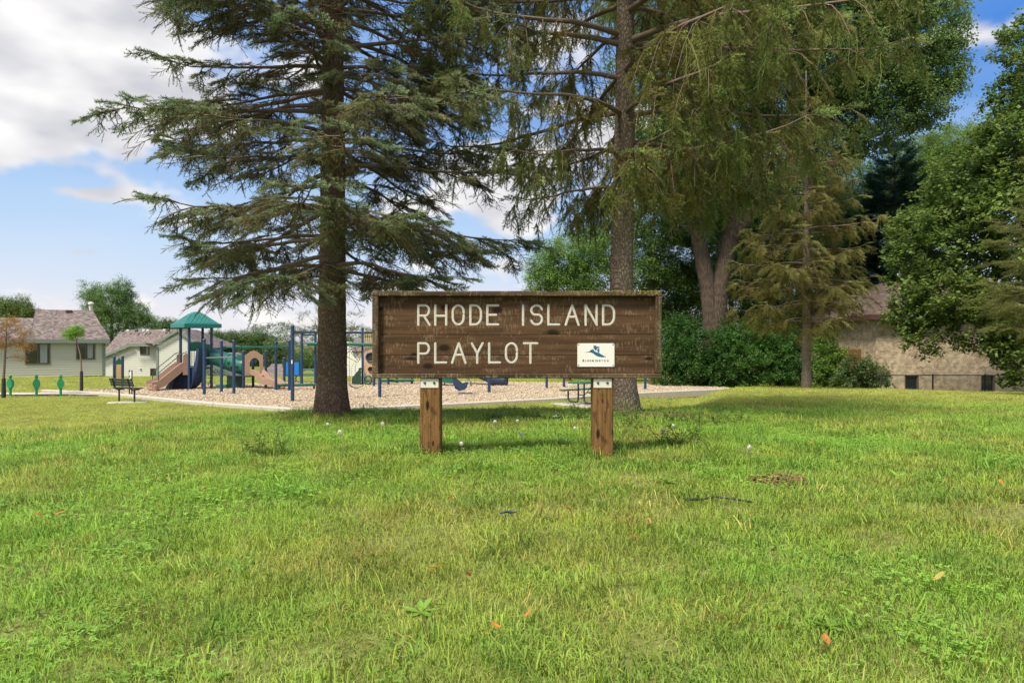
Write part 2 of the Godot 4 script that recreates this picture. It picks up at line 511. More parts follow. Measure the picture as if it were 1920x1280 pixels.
# ---------- plants ----------
func needles(g: Geo, a: Vector3, b: Vector3, per_m: float, nl: float, nw: float, old: Color, young: Color) -> void:
	var t := (b - a).normalized()
	var s := t.cross(Vector3.UP if absf(t.y) < 0.9 else Vector3.RIGHT).normalized()
	var w := t.cross(s)
	var k := int(a.distance_to(b) * per_m)
	for j in k:
		var f := (j + rng.randf()) / k
		var an := rng.randf() * TAU
		var rad := s * cos(an) + w * sin(an)
		var dir := (t * rr(0.5, 0.95) + rad * 0.8).normalized()
		var p := a.lerp(b, f)
		var side := dir.cross(rad.cross(t) + t * 0.3).normalized() * nw * 0.5
		g.col = old.lerp(young, clampf(f * 0.5 + rng.randf() * 0.5, 0.0, 1.0)) * rr(0.75, 1.25)
		var nn := (rad + t * 0.2).normalized()
		var q := g.vert(p + side, nn); g.vert(p - side, nn); g.vert(p + dir * nl * rr(0.75, 1.15), nn)
		g.face(q, q + 1, q + 2)

# a spray of shoots along +x, lying flat (y up)
func spray(length: float, pairs: int, side_len: float, nl: float, nw: float, per_m: float, droop: float, old: Color, young: Color, wood: Color) -> ArrayMesh:
	var g := Geo.new()
	var pts := []
	for j in 5:
		var t := j / 4.0
		pts.append(Vector3(length * t, -droop * t * t * length + rr(-0.01, 0.01), rr(-0.012, 0.012)))
	g.col = wood
	g.tube(pts, [0.006, 0.005, 0.0045, 0.004, 0.003], 3)
	for j in 4:
		needles(g, pts[j], pts[j + 1], per_m, nl, nw, old, young)
	for k in pairs:
		var t := lerpf(0.12, 0.86, (k + 0.5) / pairs)
		for sd in [-1.0, 1.0]:
			if rng.randf() < 0.12: continue
			var tt: float = clampf(t + rr(-0.05, 0.05), 0.0, 1.0)
			var p: Vector3 = (pts[int(tt * 3.99)] as Vector3).lerp(pts[int(tt * 3.99) + 1], fmod(tt * 3.99, 1.0))
			var l := side_len * (1.05 - 0.65 * t) * rr(0.7, 1.15)
			var an := rr(0.65, 1.0)
			var e := p + Vector3(cos(an), rr(-0.25, 0.12) - droop * 0.3, sin(an) * sd) * l
			g.col = wood
			g.tube([p, e], [0.0035, 0.002], 3)
			needles(g, p, e, per_m, nl, nw, old, young)
			if l > 0.12:
				var m := p.lerp(e, 0.5)
				for s2 in [-1.0, 1.0]:
					var e2: Vector3 = m + (e - p).normalized().rotated(Vector3.UP, 0.75 * s2) * l * 0.42 + Vector3(0, rr(-0.02, 0.01), 0)
					needles(g, m, e2, per_m, nl, nw, old, young)
	return g.mesh()

# a hanging string of shoots along -y, as on a weeping spruce
func tassel(length: float, side: int, nl: float, nw: float, per_m: float, old: Color, young: Color, wood: Color, bare := 0.0) -> ArrayMesh:
	var g := Geo.new()
	var strands := 3
	for q in strands:
		var pts := []
		var dx := rr(-0.10, 0.10)
		var dz := rr(-0.10, 0.10)
		var l := length * rr(0.6, 1.1)
		for j in 5:
			var t := j / 4.0
			pts.append(Vector3(dx * sqrt(t) + rr(-0.012, 0.012), -l * t, dz * sqrt(t) + rr(-0.012, 0.012)))
		g.col = wood
		g.tube(pts, [0.004, 0.0035, 0.003, 0.0025, 0.0015], 3)
		for j in 4:
			if rng.randf() > bare:
				needles(g, pts[j], pts[j + 1], per_m, nl, nw, old, young)
		for k in side:
			var j := rng.randi_range(0, 3)
			var p: Vector3 = (pts[j] as Vector3).lerp(pts[j + 1], rng.randf())
			var e := p + Vector3(rr(-1, 1), rr(-1.3, -0.3), rr(-1, 1)).normalized() * rr(0.05, 0.13)
			g.col = wood
			g.tube([p, e], [0.0022, 0.0012], 3)
			if rng.randf() > bare:
				needles(g, p, e, per_m, nl, nw, old, young)
	return g.mesh()

func trunk_mesh(pts: Array, radii: Array, sides: int, rough: float, flare: float, sd: int) -> Geo:
	# a tapered trunk: a smooth path resampled finely, its skin pushed in and out as bark is
	var nz := FastNoiseLite.new(); nz.seed = sd; nz.frequency = 1.0; nz.fractal_octaves = 3
	var cv := Curve3D.new()
	for p in pts: cv.add_point(p)
	var total := cv.get_baked_length()
	var n := int(clampf(total / 0.06, 8, 150))
	var g := Geo.new()
	var last := -1
	for j in n + 1:
		var t := float(j) / n
		var p := cv.sample_baked(total * t)
		var dir := (cv.sample_baked(minf(total, total * t + 0.05)) - cv.sample_baked(maxf(0.0, total * t - 0.05))).normalized()
		var s := dir.cross(Vector3.BACK).normalized()
		var w := dir.cross(s)
		var fk := t * (radii.size() - 1)
		var r: float = lerpf(radii[int(fk)], radii[mini(int(fk) + 1, radii.size() - 1)], fk - int(fk))
		var first := g.v.size()
		for q in sides + 1:
			var a := TAU * (q % sides) / sides
			var d := s * cos(a) + w * sin(a)
			var b := nz.get_noise_3d(cos(a) * 7.0, total * t * 3.2, sin(a) * 7.0) * rough + nz.get_noise_3d(cos(a) * 1.6, total * t * 0.9, sin(a) * 1.6) * rough * 1.6
			var fl := flare * exp(-total * t / 0.30) * (0.6 + 0.4 * sin(a * 5.0 + sd))
			g.vert(p + d * (r * (1.0 + b) + fl), (d + dir * (0.5 * flare * exp(-total * t / 0.30))).normalized(), Vector2(a * r, total * t))
		if last >= 0:
			for q in sides:
				g.face(last + q, last + q + 1, first + q + 1); g.face(last + q, first + q + 1, first + q)
		last = first
	return g

func along(pts: Array, t: float) -> Vector3:
	var f := clampf(t, 0.0, 0.9999) * (pts.size() - 1)
	return (pts[int(f)] as Vector3).lerp(pts[int(f) + 1], f - int(f))

# o: height, radius, first, step, per, reach, shape, weep, bark, sets of sprays and tassels, tints
func conifer(called: String, label: String, group: String, base: Vector3, o: Dictionary) -> Node3D:
	var t := thing(called, label, "tree", base, 0.0, group)
	rng.seed = o.seed
	var H: float = o.height
	var R: float = o.radius
	part("trunk", trunk_mesh([Vector3(rr(-0.02, 0.02), -0.15, 0), Vector3(rr(-0.03, 0.03), H * 0.1, 0), Vector3(rr(-0.03, 0.03), H * 0.3, 0), Vector3(rr(-0.06, 0.06), H * 0.65, rr(-0.05, 0.05)), Vector3(0, H, 0)], [R, R * 0.88, R * 0.78, R * 0.66, R * 0.55, R * 0.43, R * 0.30, R * 0.16, 0.02], 40, 0.085, R * o.get("flare", 0.4), o.seed), o.bark, t)
	var where := []
	var tint := []
	for k in o.sprays.size() + o.tassels.size():
		where.append([]); tint.append([])
	var ns: int = o.sprays.size()
	var nt: int = o.tassels.size()
	var h: float = o.first
	var made := 0
	while h < H - 0.3:
		var f: float = (h - o.first) / (H - o.first)
		var turn := rng.randf() * TAU
		var per: int = o.per if f < o.get("dense_to", 1.0) else o.get("per_top", 3)
		for b in per:
			var az := turn + TAU * b / per + rr(-0.45, 0.45)
			var L: float = o.reach * pow(1.0 - f, o.shape) * rr(0.72, 1.12) * lerpf(o.get("skirt", 0.8), 1.0, smoothstep(0.0, 0.12, f))
			var out := Vector3(cos(az), 0, sin(az))
			var side := out.cross(Vector3.UP)
			if o.has("bias"): L *= 1.0 + out.dot(o.bias)
			var h0: float = h + rr(-0.14, 0.14)
			var rise: float = lerpf(o.rise_low, o.rise_high, f) + rr(-0.10, 0.10)
			var sag: float = lerpf(o.sag_low, o.sag_high, f) * rr(0.8, 1.2)
			var upturn: float = o.upturn
			var wig := rr(-0.12, 0.12)
			var pts := []
			for j in 9:
				var q := j / 8.0
				pts.append(Vector3(0, h0, 0) + out * L * q + side * L * (wig * sin(q * 3.0)) + Vector3.UP * L * (rise * q - sag * q * q + upturn * q * q * q * q) + Vector3(0, rr(-0.015, 0.015), 0))
			var g := Geo.new()
			var r0: float = 0.013 + 0.0095 * L
			var rads := []
			for j in 9: rads.append(lerpf(r0, 0.005, pow(j / 8.0, 0.8)))
			g.tube(pts, rads, 6)
			var n2 := int(L * o.get("twigs", 5.5)) + 2
			for k in n2:
				var q := lerpf(o.get("bare", 0.22), 0.99, pow((k + rng.randf()) / n2, 0.85))
				var p := along(pts, q)
				var fw := (along(pts, q + 0.05) - along(pts, q - 0.05)).normalized()
				var sd := -1.0 if k % 2 == 0 else 1.0
				var an := rr(0.6, 1.15) * sd
				var dir := fw.rotated(Vector3.UP, an)
				dir.y += rr(-0.22, 0.18)
				var l2: float = (0.20 + L * o.get("twig_len", 0.30) * (1.0 - 0.75 * q)) * rr(0.6, 1.2)
				var tp := []
				for j in 4:
					var z := j / 3.0
					tp.append(p + dir * l2 * z - Vector3.UP * o.weep * l2 * z * z)
				g.tube(tp, [0.0075, 0.006, 0.0045, 0.003], 3)
				var inner := smoothstep(0.75, 0.30, q)
				var m := maxi(1, int(l2 / o.get("gap", 0.15)))
				for j in m:
					var z := (j + 0.6 + rr(-0.3, 0.3)) / m
					if rng.randf() < inner * o.get("dead", 0.35): continue
					var sp := along(tp, z)
					var sdir := (along(tp, z + 0.1) - along(tp, z - 0.1)).normalized()
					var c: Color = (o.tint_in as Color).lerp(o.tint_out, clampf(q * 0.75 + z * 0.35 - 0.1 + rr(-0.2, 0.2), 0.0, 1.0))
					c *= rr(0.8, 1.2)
					if ns and rng.randf() < o.get("spray_share", 1.0):
						var bx := sdir.rotated(Vector3.UP, rr(-0.5, 0.5))
						var by := (Vector3.UP - bx * bx.y).normalized().rotated(bx, rr(-0.5, 0.5))
						var sc: float = rr(0.75, 1.2) * o.get("spray_scale", 1.0)
						var ix := rng.randi_range(0, ns - 1)
						where[ix].append(Transform3D(Basis(bx * sc, by * sc, bx.cross(by) * sc), sp))
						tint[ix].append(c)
					if nt and rng.randf() < o.get("tassel_share", 1.0):
						var sc2: float = rr(0.6, 1.25) * o.get("tassel_scale", 1.0)
						var ix := ns + rng.randi_range(0, nt - 1)
						var bs := Basis(Vector3.UP, rng.randf() * TAU).rotated(side, rr(-0.2, 0.2)).scaled(Vector3(sc2, sc2, sc2))
						where[ix].append(Transform3D(bs, sp))
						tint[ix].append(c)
			if o.get("hang", 0.0) > 0.0:
				for k in int(L * o.hang):
					var q := lerpf(0.12, 1.0, rng.randf())
					var sc3: float = rr(0.5, 1.1) * o.get("tassel_scale", 1.0)
					var ix := rng.randi_range(0, ns + nt - 1)
					var bs3 := Basis(Vector3.UP, rng.randf() * TAU).scaled(Vector3.ONE * sc3)
					if ix < ns:
						bs3 = Basis(out.rotated(Vector3.UP, rr(-0.9, 0.9)), Vector3.UP, out.rotated(Vector3.UP, rr(-0.9, 0.9)).cross(Vector3.UP)).orthonormalized().scaled(Vector3.ONE * sc3)
					where[ix].append(Transform3D(bs3, along(pts, q) + Vector3(rr(-0.06, 0.06), rr(-0.02, 0.05), rr(-0.06, 0.06))))
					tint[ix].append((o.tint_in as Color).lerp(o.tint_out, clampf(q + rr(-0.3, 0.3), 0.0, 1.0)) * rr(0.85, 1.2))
			# the tip
			if ns:
				var bx := (pts[8] - pts[7] as Vector3).normalized()
				var by := (Vector3.UP - bx * bx.y).normalized()
				where[0].append(Transform3D(Basis(bx, by, bx.cross(by)), pts[8] - bx * 0.1)); tint[0].append(o.tint_out)
			if made < 290:
				part("branch", g, o.limb, t)
			made += 1
		h += o.step * rr(0.8, 1.2) * (1.0 if f < o.get("dense_to", 1.0) else 1.35)
	for k in where.size():
		if where[k].size():
			copies("crown", o.sprays[k] if k < ns else o.tassels[k - ns], M.needle, where[k], tint[k], t)
	return t

# a twig with folded leaves in a ball of about «r»
func leaf_cluster(n: int, r: float, leaf: float, wide: float, wood: Color) -> ArrayMesh:
	var g := Geo.new()
	for b in 4:
		var end := Vector3(rr(-0.7, 1.0), rr(-0.6, 0.8), rr(-0.9, 0.9)).normalized() * r * rr(0.75, 1.1)
		g.col = wood
		g.tube([Vector3.ZERO, end * 0.5 + Vector3(0, r * 0.06, 0), end], [r * 0.016, r * 0.011, r * 0.006], 3)
		for k in n / 4:
			var p := end * rr(0.25, 1.05) + Vector3(rr(-1, 1), rr(-1, 1), rr(-1, 1)) * r * 0.22
			var dir := (end.normalized() * 0.5 + Vector3(rr(-1, 1), rr(-1.1, 0.4), rr(-1, 1))).normalized()
			var side := dir.cross(Vector3(rr(-0.5, 0.5), 1, rr(-0.5, 0.5))).normalized()
			var up := side.cross(dir).normalized()
			var l := leaf * rr(0.65, 1.2)
			var w := l * wide * 0.5
			g.col = Color.WHITE * rr(0.72, 1.28)
			var a := p + dir * l * 0.38 + side * w + up * l * 0.10
			var c := p + dir * l * 0.38 - side * w + up * l * 0.10
			g.tri(p, a, p + dir * l, up); g.tri(p, p + dir * l, c, up)
	return g.mesh()

# trunks: [[points], [radii]] in world space; blobs: [centre, radius] or [centre, radii]
func broadleaf(called: String, label: String, group: String, category: String, base: Vector3, trunks: Array, blobs: Array, o: Dictionary) -> Node3D:
	var t := thing(called, label, category, base, 0.0, group)
	rng.seed = o.seed
	var nodes := []
	for tr in trunks:
		var pts := []
		for p in tr[0]:
			pts.append(p - base)
		part("trunk", trunk_mesh(pts, tr[1], o.get("sides", 14), o.get("rough", 0.06), tr[1][0] * o.get("flare", 0.25), o.seed), o.bark, t)
		for j in range(1, 8):
			nodes.append([along(pts, j / 7.0), lerpf(tr[1][0], tr[1][-1], j / 7.0)])
	var sets: Array = o.clusters
	var where := []
	var tint := []
	for k in sets: where.append([]); tint.append([])
	var nz := FastNoiseLite.new(); nz.seed = o.seed; nz.frequency = o.get("gap_freq", 0.55)
	for bl in blobs:
		var ctr: Vector3 = bl[0] - base
		var rad: Vector3 = bl[1] if bl[1] is Vector3 else Vector3.ONE * bl[1]
		var mean := (rad.x + rad.y + rad.z) / 3.0
		if nodes.size():
			var best: Array = nodes[0]
			for q in nodes:
				if (q[0] as Vector3).distance_to(ctr - Vector3(0, mean, 0)) < (best[0] as Vector3).distance_to(ctr - Vector3(0, mean, 0)): best = q
			for s in o.get("limbs", 3):
				var e := ctr + Vector3(rr(-0.6, 0.6), rr(-0.3, 0.6), rr(-0.6, 0.6)) * rad
				var a: Vector3 = best[0]
				var m := a.lerp(e, 0.5) + Vector3(rr(-0.1, 0.1), 0.12, rr(-0.1, 0.1)) * a.distance_to(e)
				var g := Geo.new()
				var r0: float = minf(best[1] * 0.5, 0.02 + 0.018 * a.distance_to(e)) * o.get("limb_scale", 1.0)
				g.tube([a, a.lerp(m, 0.5) + Vector3(0, 0.03, 0), m, m.lerp(e, 0.5), e], [r0, r0 * 0.8, r0 * 0.62, r0 * 0.42, r0 * 0.2], 6)
				part("branch", g, o.limb, t)
		var n := int(o.density * (rad.x * rad.y + rad.y * rad.z + rad.x * rad.z) / 3.0)
		var tone := rr(0.0, 1.0)
		for k in n:
			var d := Vector3(rr(-1, 1), rr(-1, 1), rr(-1, 1))
			if d.length() > 1.0 or d.length() < 0.05: continue
			var p := ctr + d.normalized() * pow(d.length(), 0.5) * rad * (1.0 + 0.22 * nz.get_noise_3d(ctr.x + d.x * 2.5, ctr.y + d.y * 2.5, ctr.z + d.z * 2.5) * 2.0)
			if nz.get_noise_3d(p.x * 1.7, p.y * 2.2, p.z * 1.7) < o.get("gap", -0.22): continue
			if p.y + base.y < o.get("floor", -99.0): continue
			var sc: float = o.scale * rr(0.7, 1.25)
			var bs := Basis(Vector3.UP, rng.randf() * TAU).rotated(Vector3(rr(-1, 1), 0, rr(-1, 1)).normalized(), rr(0.0, 0.7)).scaled(Vector3(sc, sc, sc))
			var ix := rng.randi_range(0, sets.size() - 1)
			where[ix].append(Transform3D(bs, p))
			var c: Color = (o.tint_a as Color).lerp(o.tint_b, clampf(0.55 * tone + rr(0.0, 0.45) + 0.25 * nz.get_noise_3d(p.x, p.y, p.z), 0.0, 1.0))
			tint[ix].append(c * rr(0.8, 1.2))
	for k in sets.size():
		if where[k].size():
			copies("crown", sets[k], M.leaf, where[k], tint[k], t)
	return t

# ---------- lawn ----------
func tuft(blades: int, rad: float, lo: float, hi: float, wide: float, lean: float, dry: float) -> ArrayMesh:
	var g := Geo.new()
	for k in blades:
		var a := rng.randf() * TAU
		var p := Vector3(cos(a), 0, sin(a)) * rad * sqrt(rng.randf())
		var la := rng.randf() * TAU
		var dir := Vector3(cos(la), 0, sin(la))
		var l := rr(lo, hi)
		var bend := clampf(rr(0.15, 1.0) * lean, 0.15, 1.2)
		var w := dir.cross(Vector3.UP) * wide * rr(0.6, 1.2) * 0.5
		w = w.rotated(Vector3.UP, rr(-1.2, 1.2))
		var m := p + Vector3(0, l * 0.55, 0) + dir * l * bend * 0.35
		var e := p + Vector3(0, l * (0.55 + 0.45 * maxf(0.0, 1.0 - bend)), 0) + dir * l * (bend * 0.35 + 0.55 * bend)
		var nn := (Vector3.UP * 0.8 + w.cross(e - p).normalized() * 0.6).normalized()
		g.col = Color(1.55, 1.12, 0.75) * rr(0.75, 1.1) if rng.randf() < dry else Color(rr(0.85, 1.2), 1, rr(0.7, 1.2)) * rr(0.65, 1.35)
		var q := g.vert(p - w - Vector3(0, 0.012, 0), nn); g.vert(p + w - Vector3(0, 0.012, 0), nn); g.vert(m + w * 0.8, nn); g.vert(m - w * 0.8, nn); g.vert(e, nn)
		g.face(q, q + 1, q + 2); g.face(q, q + 2, q + 3); g.face(q + 3, q + 2, q + 4)
	return g.mesh()

func leaflet(g: Geo, p: Vector3, dir: Vector3, l: float, w: float, curl: float) -> void:
	var side := dir.cross(Vector3.UP).normalized() * w * 0.5
	var up := side.cross(dir).normalized()
	if up.y < 0: up = -up
	var a := p + dir * l * 0.35 - up * 0.0
	var b := p + dir * l * 0.75 + up * curl * l * 0.3
	var e := p + dir * l + up * curl * l * 0.2
	for s in [-1.0, 1.0]:
		var r1: Vector3 = a + side * 0.85 * s + up * l * 0.05
		var r2: Vector3 = b + side * 0.8 * s + up * l * 0.05
		g.tri(p, r1, a, up); g.tri(a, r1, r2, up); g.tri(a, r2, b, up); g.tri(b, r2, e, up)

func clover() -> ArrayMesh:
	var g := Geo.new()
	for k in 16:
		var a := rng.randf() * TAU
		var p := Vector3(cos(a), 0, sin(a)) * 0.12 * sqrt(rng.randf()) + Vector3(0, rr(0.02, 0.055), 0)
		g.col = Color(0.9, 1.0, 0.8) * rr(0.75, 1.25)
		var a0 := rng.randf() * TAU
		for j in 3:
			var d := Vector3(cos(a0 + j * TAU / 3), rr(-0.2, 0.35), sin(a0 + j * TAU / 3)).normalized()
			leaflet(g, p, d, rr(0.009, 0.015), 0.010, 0.0)
	return g.mesh()

func rosette(n: int, l: float, w: float) -> ArrayMesh:
	var g := Geo.new()
	for k in n:
		var a := TAU * k / n + rr(-0.3, 0.3)
		g.col = Color(0.9, 1.0, 0.8) * rr(0.85, 1.25)
		leaflet(g, Vector3(0, 0.01, 0), Vector3(cos(a), rr(0.15, 0.8), sin(a)).normalized(), l * rr(0.7, 1.2), w * rr(0.8, 1.2), rr(-0.4, 0.1))
	return g.mesh()

var chip_edge := PackedVector2Array()

func on_lawn(x: float, d: float) -> bool:
	if Geometry2D.is_point_in_polygon(Vector2(x, d), chip_edge): return false
	if x < -17.0 and d > 28.6 and d < 30.4: return false
	return true

func lawn() -> void:
	rng.seed = 400
	var kinds := [tuft(80, 0.12, 0.018, 0.044, 0.0032, 1.9, 0.05), tuft(80, 0.12, 0.016, 0.040, 0.0034, 2.2, 0.07), tuft(60, 0.11, 0.022, 0.055, 0.0030, 1.7, 0.04), tuft(30, 0.11, 0.025, 0.065, 0.006, 1.8, 0.08), clover(), rosette(7, 0.060, 0.02), tuft(40, 0.13, 0.03, 0.07, 0.004, 1.6, 0.75), tuft(16, 0.05, 0.07, 0.13, 0.005, 1.0, 0.1)]
	var where := []
	var tint := []
	for k in kinds: where.append([]); tint.append([])
	var bands := [[1.3, 3.2, 420.0, 0.9], [3.2, 5.5, 310.0, 1.0], [5.5, 9.5, 200.0, 1.2], [9.5, 16.0, 100.0, 1.45], [16.0, 28.0, 62.0, 1.7], [28.0, 52.0, 24.0, 2.3]]
	for b in bands:
		var wide := 1.12 if b[0] < 20.0 else 0.9
		var area: float = wide * (b[1] * b[1] - b[0] * b[0]) + 1.6 * (b[1] - b[0])
		for k in int(area * b[2]):
			var d := sqrt(lerpf(b[0] * b[0], b[1] * b[1], rng.randf()))
			var x := rr(-1, 1) * (d * wide + 0.8)
			if not on_lawn(x, d): continue
			var y := ground(x, d)
			var pn := patchy.get_noise_2d(x * 8.0, d * 8.0)
			var pf := patchy.get_noise_2d(x * 34.0 + 90.0, d * 34.0)
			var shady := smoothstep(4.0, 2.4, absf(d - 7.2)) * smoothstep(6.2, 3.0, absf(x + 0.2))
			var ix := rng.randi_range(0, 2)
			var u := rng.randf()
			if pf + pn * 0.6 < -0.30 and u < 0.55 and d < 9.0: continue
			if pf > 0.20 and u < 0.5: ix = 3
			elif pn + pf * 0.5 < -0.30 and u < 0.28: ix = 6
			elif pn - pf > 0.18 and u < 0.20 and d < 12.0: ix = 4
			elif u < 0.010 + 0.03 * shady and d < 12.0: ix = 5
			elif u > 0.985 - 0.03 * shady and d < 11.0: ix = 7
			elif u < 0.07: ix = 6
			var sc: float = b[3] * rr(0.8, 1.25)
			var sy := sc * lerpf(0.88, 0.58, smoothstep(6.0, 20.0, d))
			where[ix].append(Transform3D(Basis(Vector3.UP, rng.randf() * TAU).scaled(Vector3(sc, sy, sc)).rotated(Vector3(rr(-1, 1), 0, rr(-1, 1)).normalized(), rr(0.0, 0.3)), Vector3(x, y, -d)))
			var c := Color(0.245, 0.41, 0.075)
			c = c.lerp(Color(0.40, 0.48, 0.115), clampf(0.40 - pn * 1.1 + rr(-0.25, 0.25), 0.0, 1.0))
			c = c.lerp(Color(0.155, 0.33, 0.06), clampf(pf * 1.4 - 0.05 + shady * 0.30, 0.0, 0.75))  # darker green under the spruces, their shade put into the tint
			c = c.lerp(Color(0.42, 0.47, 0.125), 0.8 * smoothstep(8.5, 13.0, d))  # lawn past the crest tinted brighter, sunlight put into its colour
			if ix == 6: c = Color(0.44, 0.42, 0.17) * rr(0.8, 1.2)
			if ix == 4 or ix == 5: c = Color(0.22, 0.40, 0.075) * rr(0.8, 1.2)
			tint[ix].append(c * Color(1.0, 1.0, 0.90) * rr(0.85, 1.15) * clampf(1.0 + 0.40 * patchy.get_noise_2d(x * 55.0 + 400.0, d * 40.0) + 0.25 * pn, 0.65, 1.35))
	for f in [[-0.555, 4.66, 0.13, 16], [0.617, 4.66, 0.13, 22], [-2.2, 8.3, 0.36, 34], [1.44, 8.8, 0.40, 26]]:
		for k in f[3]:
			var a := rng.randf() * TAU
			var x: float = f[0] + cos(a) * f[2] * rr(0.9, 1.35)
			var d: float = f[1] + sin(a) * f[2] * rr(0.9, 1.35)
			where[7].append(Transform3D(Basis(Vector3.UP, rng.randf() * TAU).scaled(Vector3.ONE * rr(0.55, 1.15)), Vector3(x, ground(x, d), -d)))
			tint[7].append(Color(0.15, 0.27, 0.05) * rr(0.8, 1.3))
	var names := ["grass", "grass", "grass", "coarse_grass", "clover", "broad_leaf_weeds", "dry_grass", "tall_grass"]
	var t := thing("lawn", "green mown lawn with clover, weeds and dry patches covering the mound", "lawn")
	t.set_meta("kind", "stuff")
	for k in kinds.size():
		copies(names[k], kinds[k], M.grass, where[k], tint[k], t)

func terrain() -> void:
	var xs := [-420.0, -250.0, -150.0, -100.0, -75.0, -60.0, -50.0]
	var x := -42.0
	while x < 42.0:
		xs.append(x); x += 0.3 if absf(x) < 9.0 else 0.7
	xs.append_array([42.0, 50.0, 60.0, 75.0, 100.0, 150.0, 250.0, 420.0])
	var ds := [-200.0, -60.0, -20.0, -8.0, -4.0]
	var d := -2.0
	while d < 60.0:
		ds.append(d); d += 0.3 if d < 12.0 else 0.6
	ds.append_array([62.0, 68.0, 75.0, 85.0, 100.0, 130.0, 200.0, 400.0, 800.0])
	var g := Geo.new()
	for j in ds.size():
		for k in xs.size():
			var h := ground(xs[k], ds[j])
			var e := 0.15
			var nn := Vector3(ground(xs[k] - e, ds[j]) - ground(xs[k] + e, ds[j]), 2 * e, ground(xs[k], ds[j] + e) - ground(xs[k], ds[j] - e)).normalized()
			g.vert(Vector3(xs[k], h, -ds[j]), nn, Vector2(xs[k], ds[j]))
	for j in ds.size() - 1:
		for k in xs.size() - 1:
			var a := j * xs.size() + k
			g.face(a, a + 1, a + xs.size() + 1); g.face(a, a + xs.size() + 1, a + xs.size())
	struct("ground", g, M.soil)

func dandelion_mesh(parent: Node, high: float) -> void:
	var size := rr(0.012, 0.0175)
	var s := Geo.new()
	s.tube([Vector3.ZERO, Vector3(0.008, high * 0.5, 0.004), Vector3(0.0, high, 0.0)], [0.0024, 0.002, 0.0018], 5)
	part("stem", s, M.stem, parent)
	var g := Geo.new()
	var r := size
	g.col = Color(0.3, 0.24, 0.15)
	g.ball(Vector3(0, high, 0), Vector3.ONE * 0.004, 6)
	for k in 120:
		var d := Vector3(rr(-1, 1), rr(-1, 1), rr(-1, 1)).normalized()
		g.col = Color(0.85, 0.84, 0.80) * rr(0.8, 1.1)
		var c := Vector3(0, high, 0) + d * r * rr(0.85, 1.0)
		var s1 := d.cross(Vector3(rr(-1, 1), rr(-1, 1), rr(-1, 1))).normalized() * 0.0042
		var s2 := d.cross(s1)
		g.tri(c + s1, c - s1 * 0.5 + s2 * 0.8, c - s1 * 0.5 - s2 * 0.8, d)
		g.tri(Vector3(0, high, 0), c + s1 * 0.12, c - s1 * 0.12, s2)
	part("seed_head", g, M.fluff, parent)

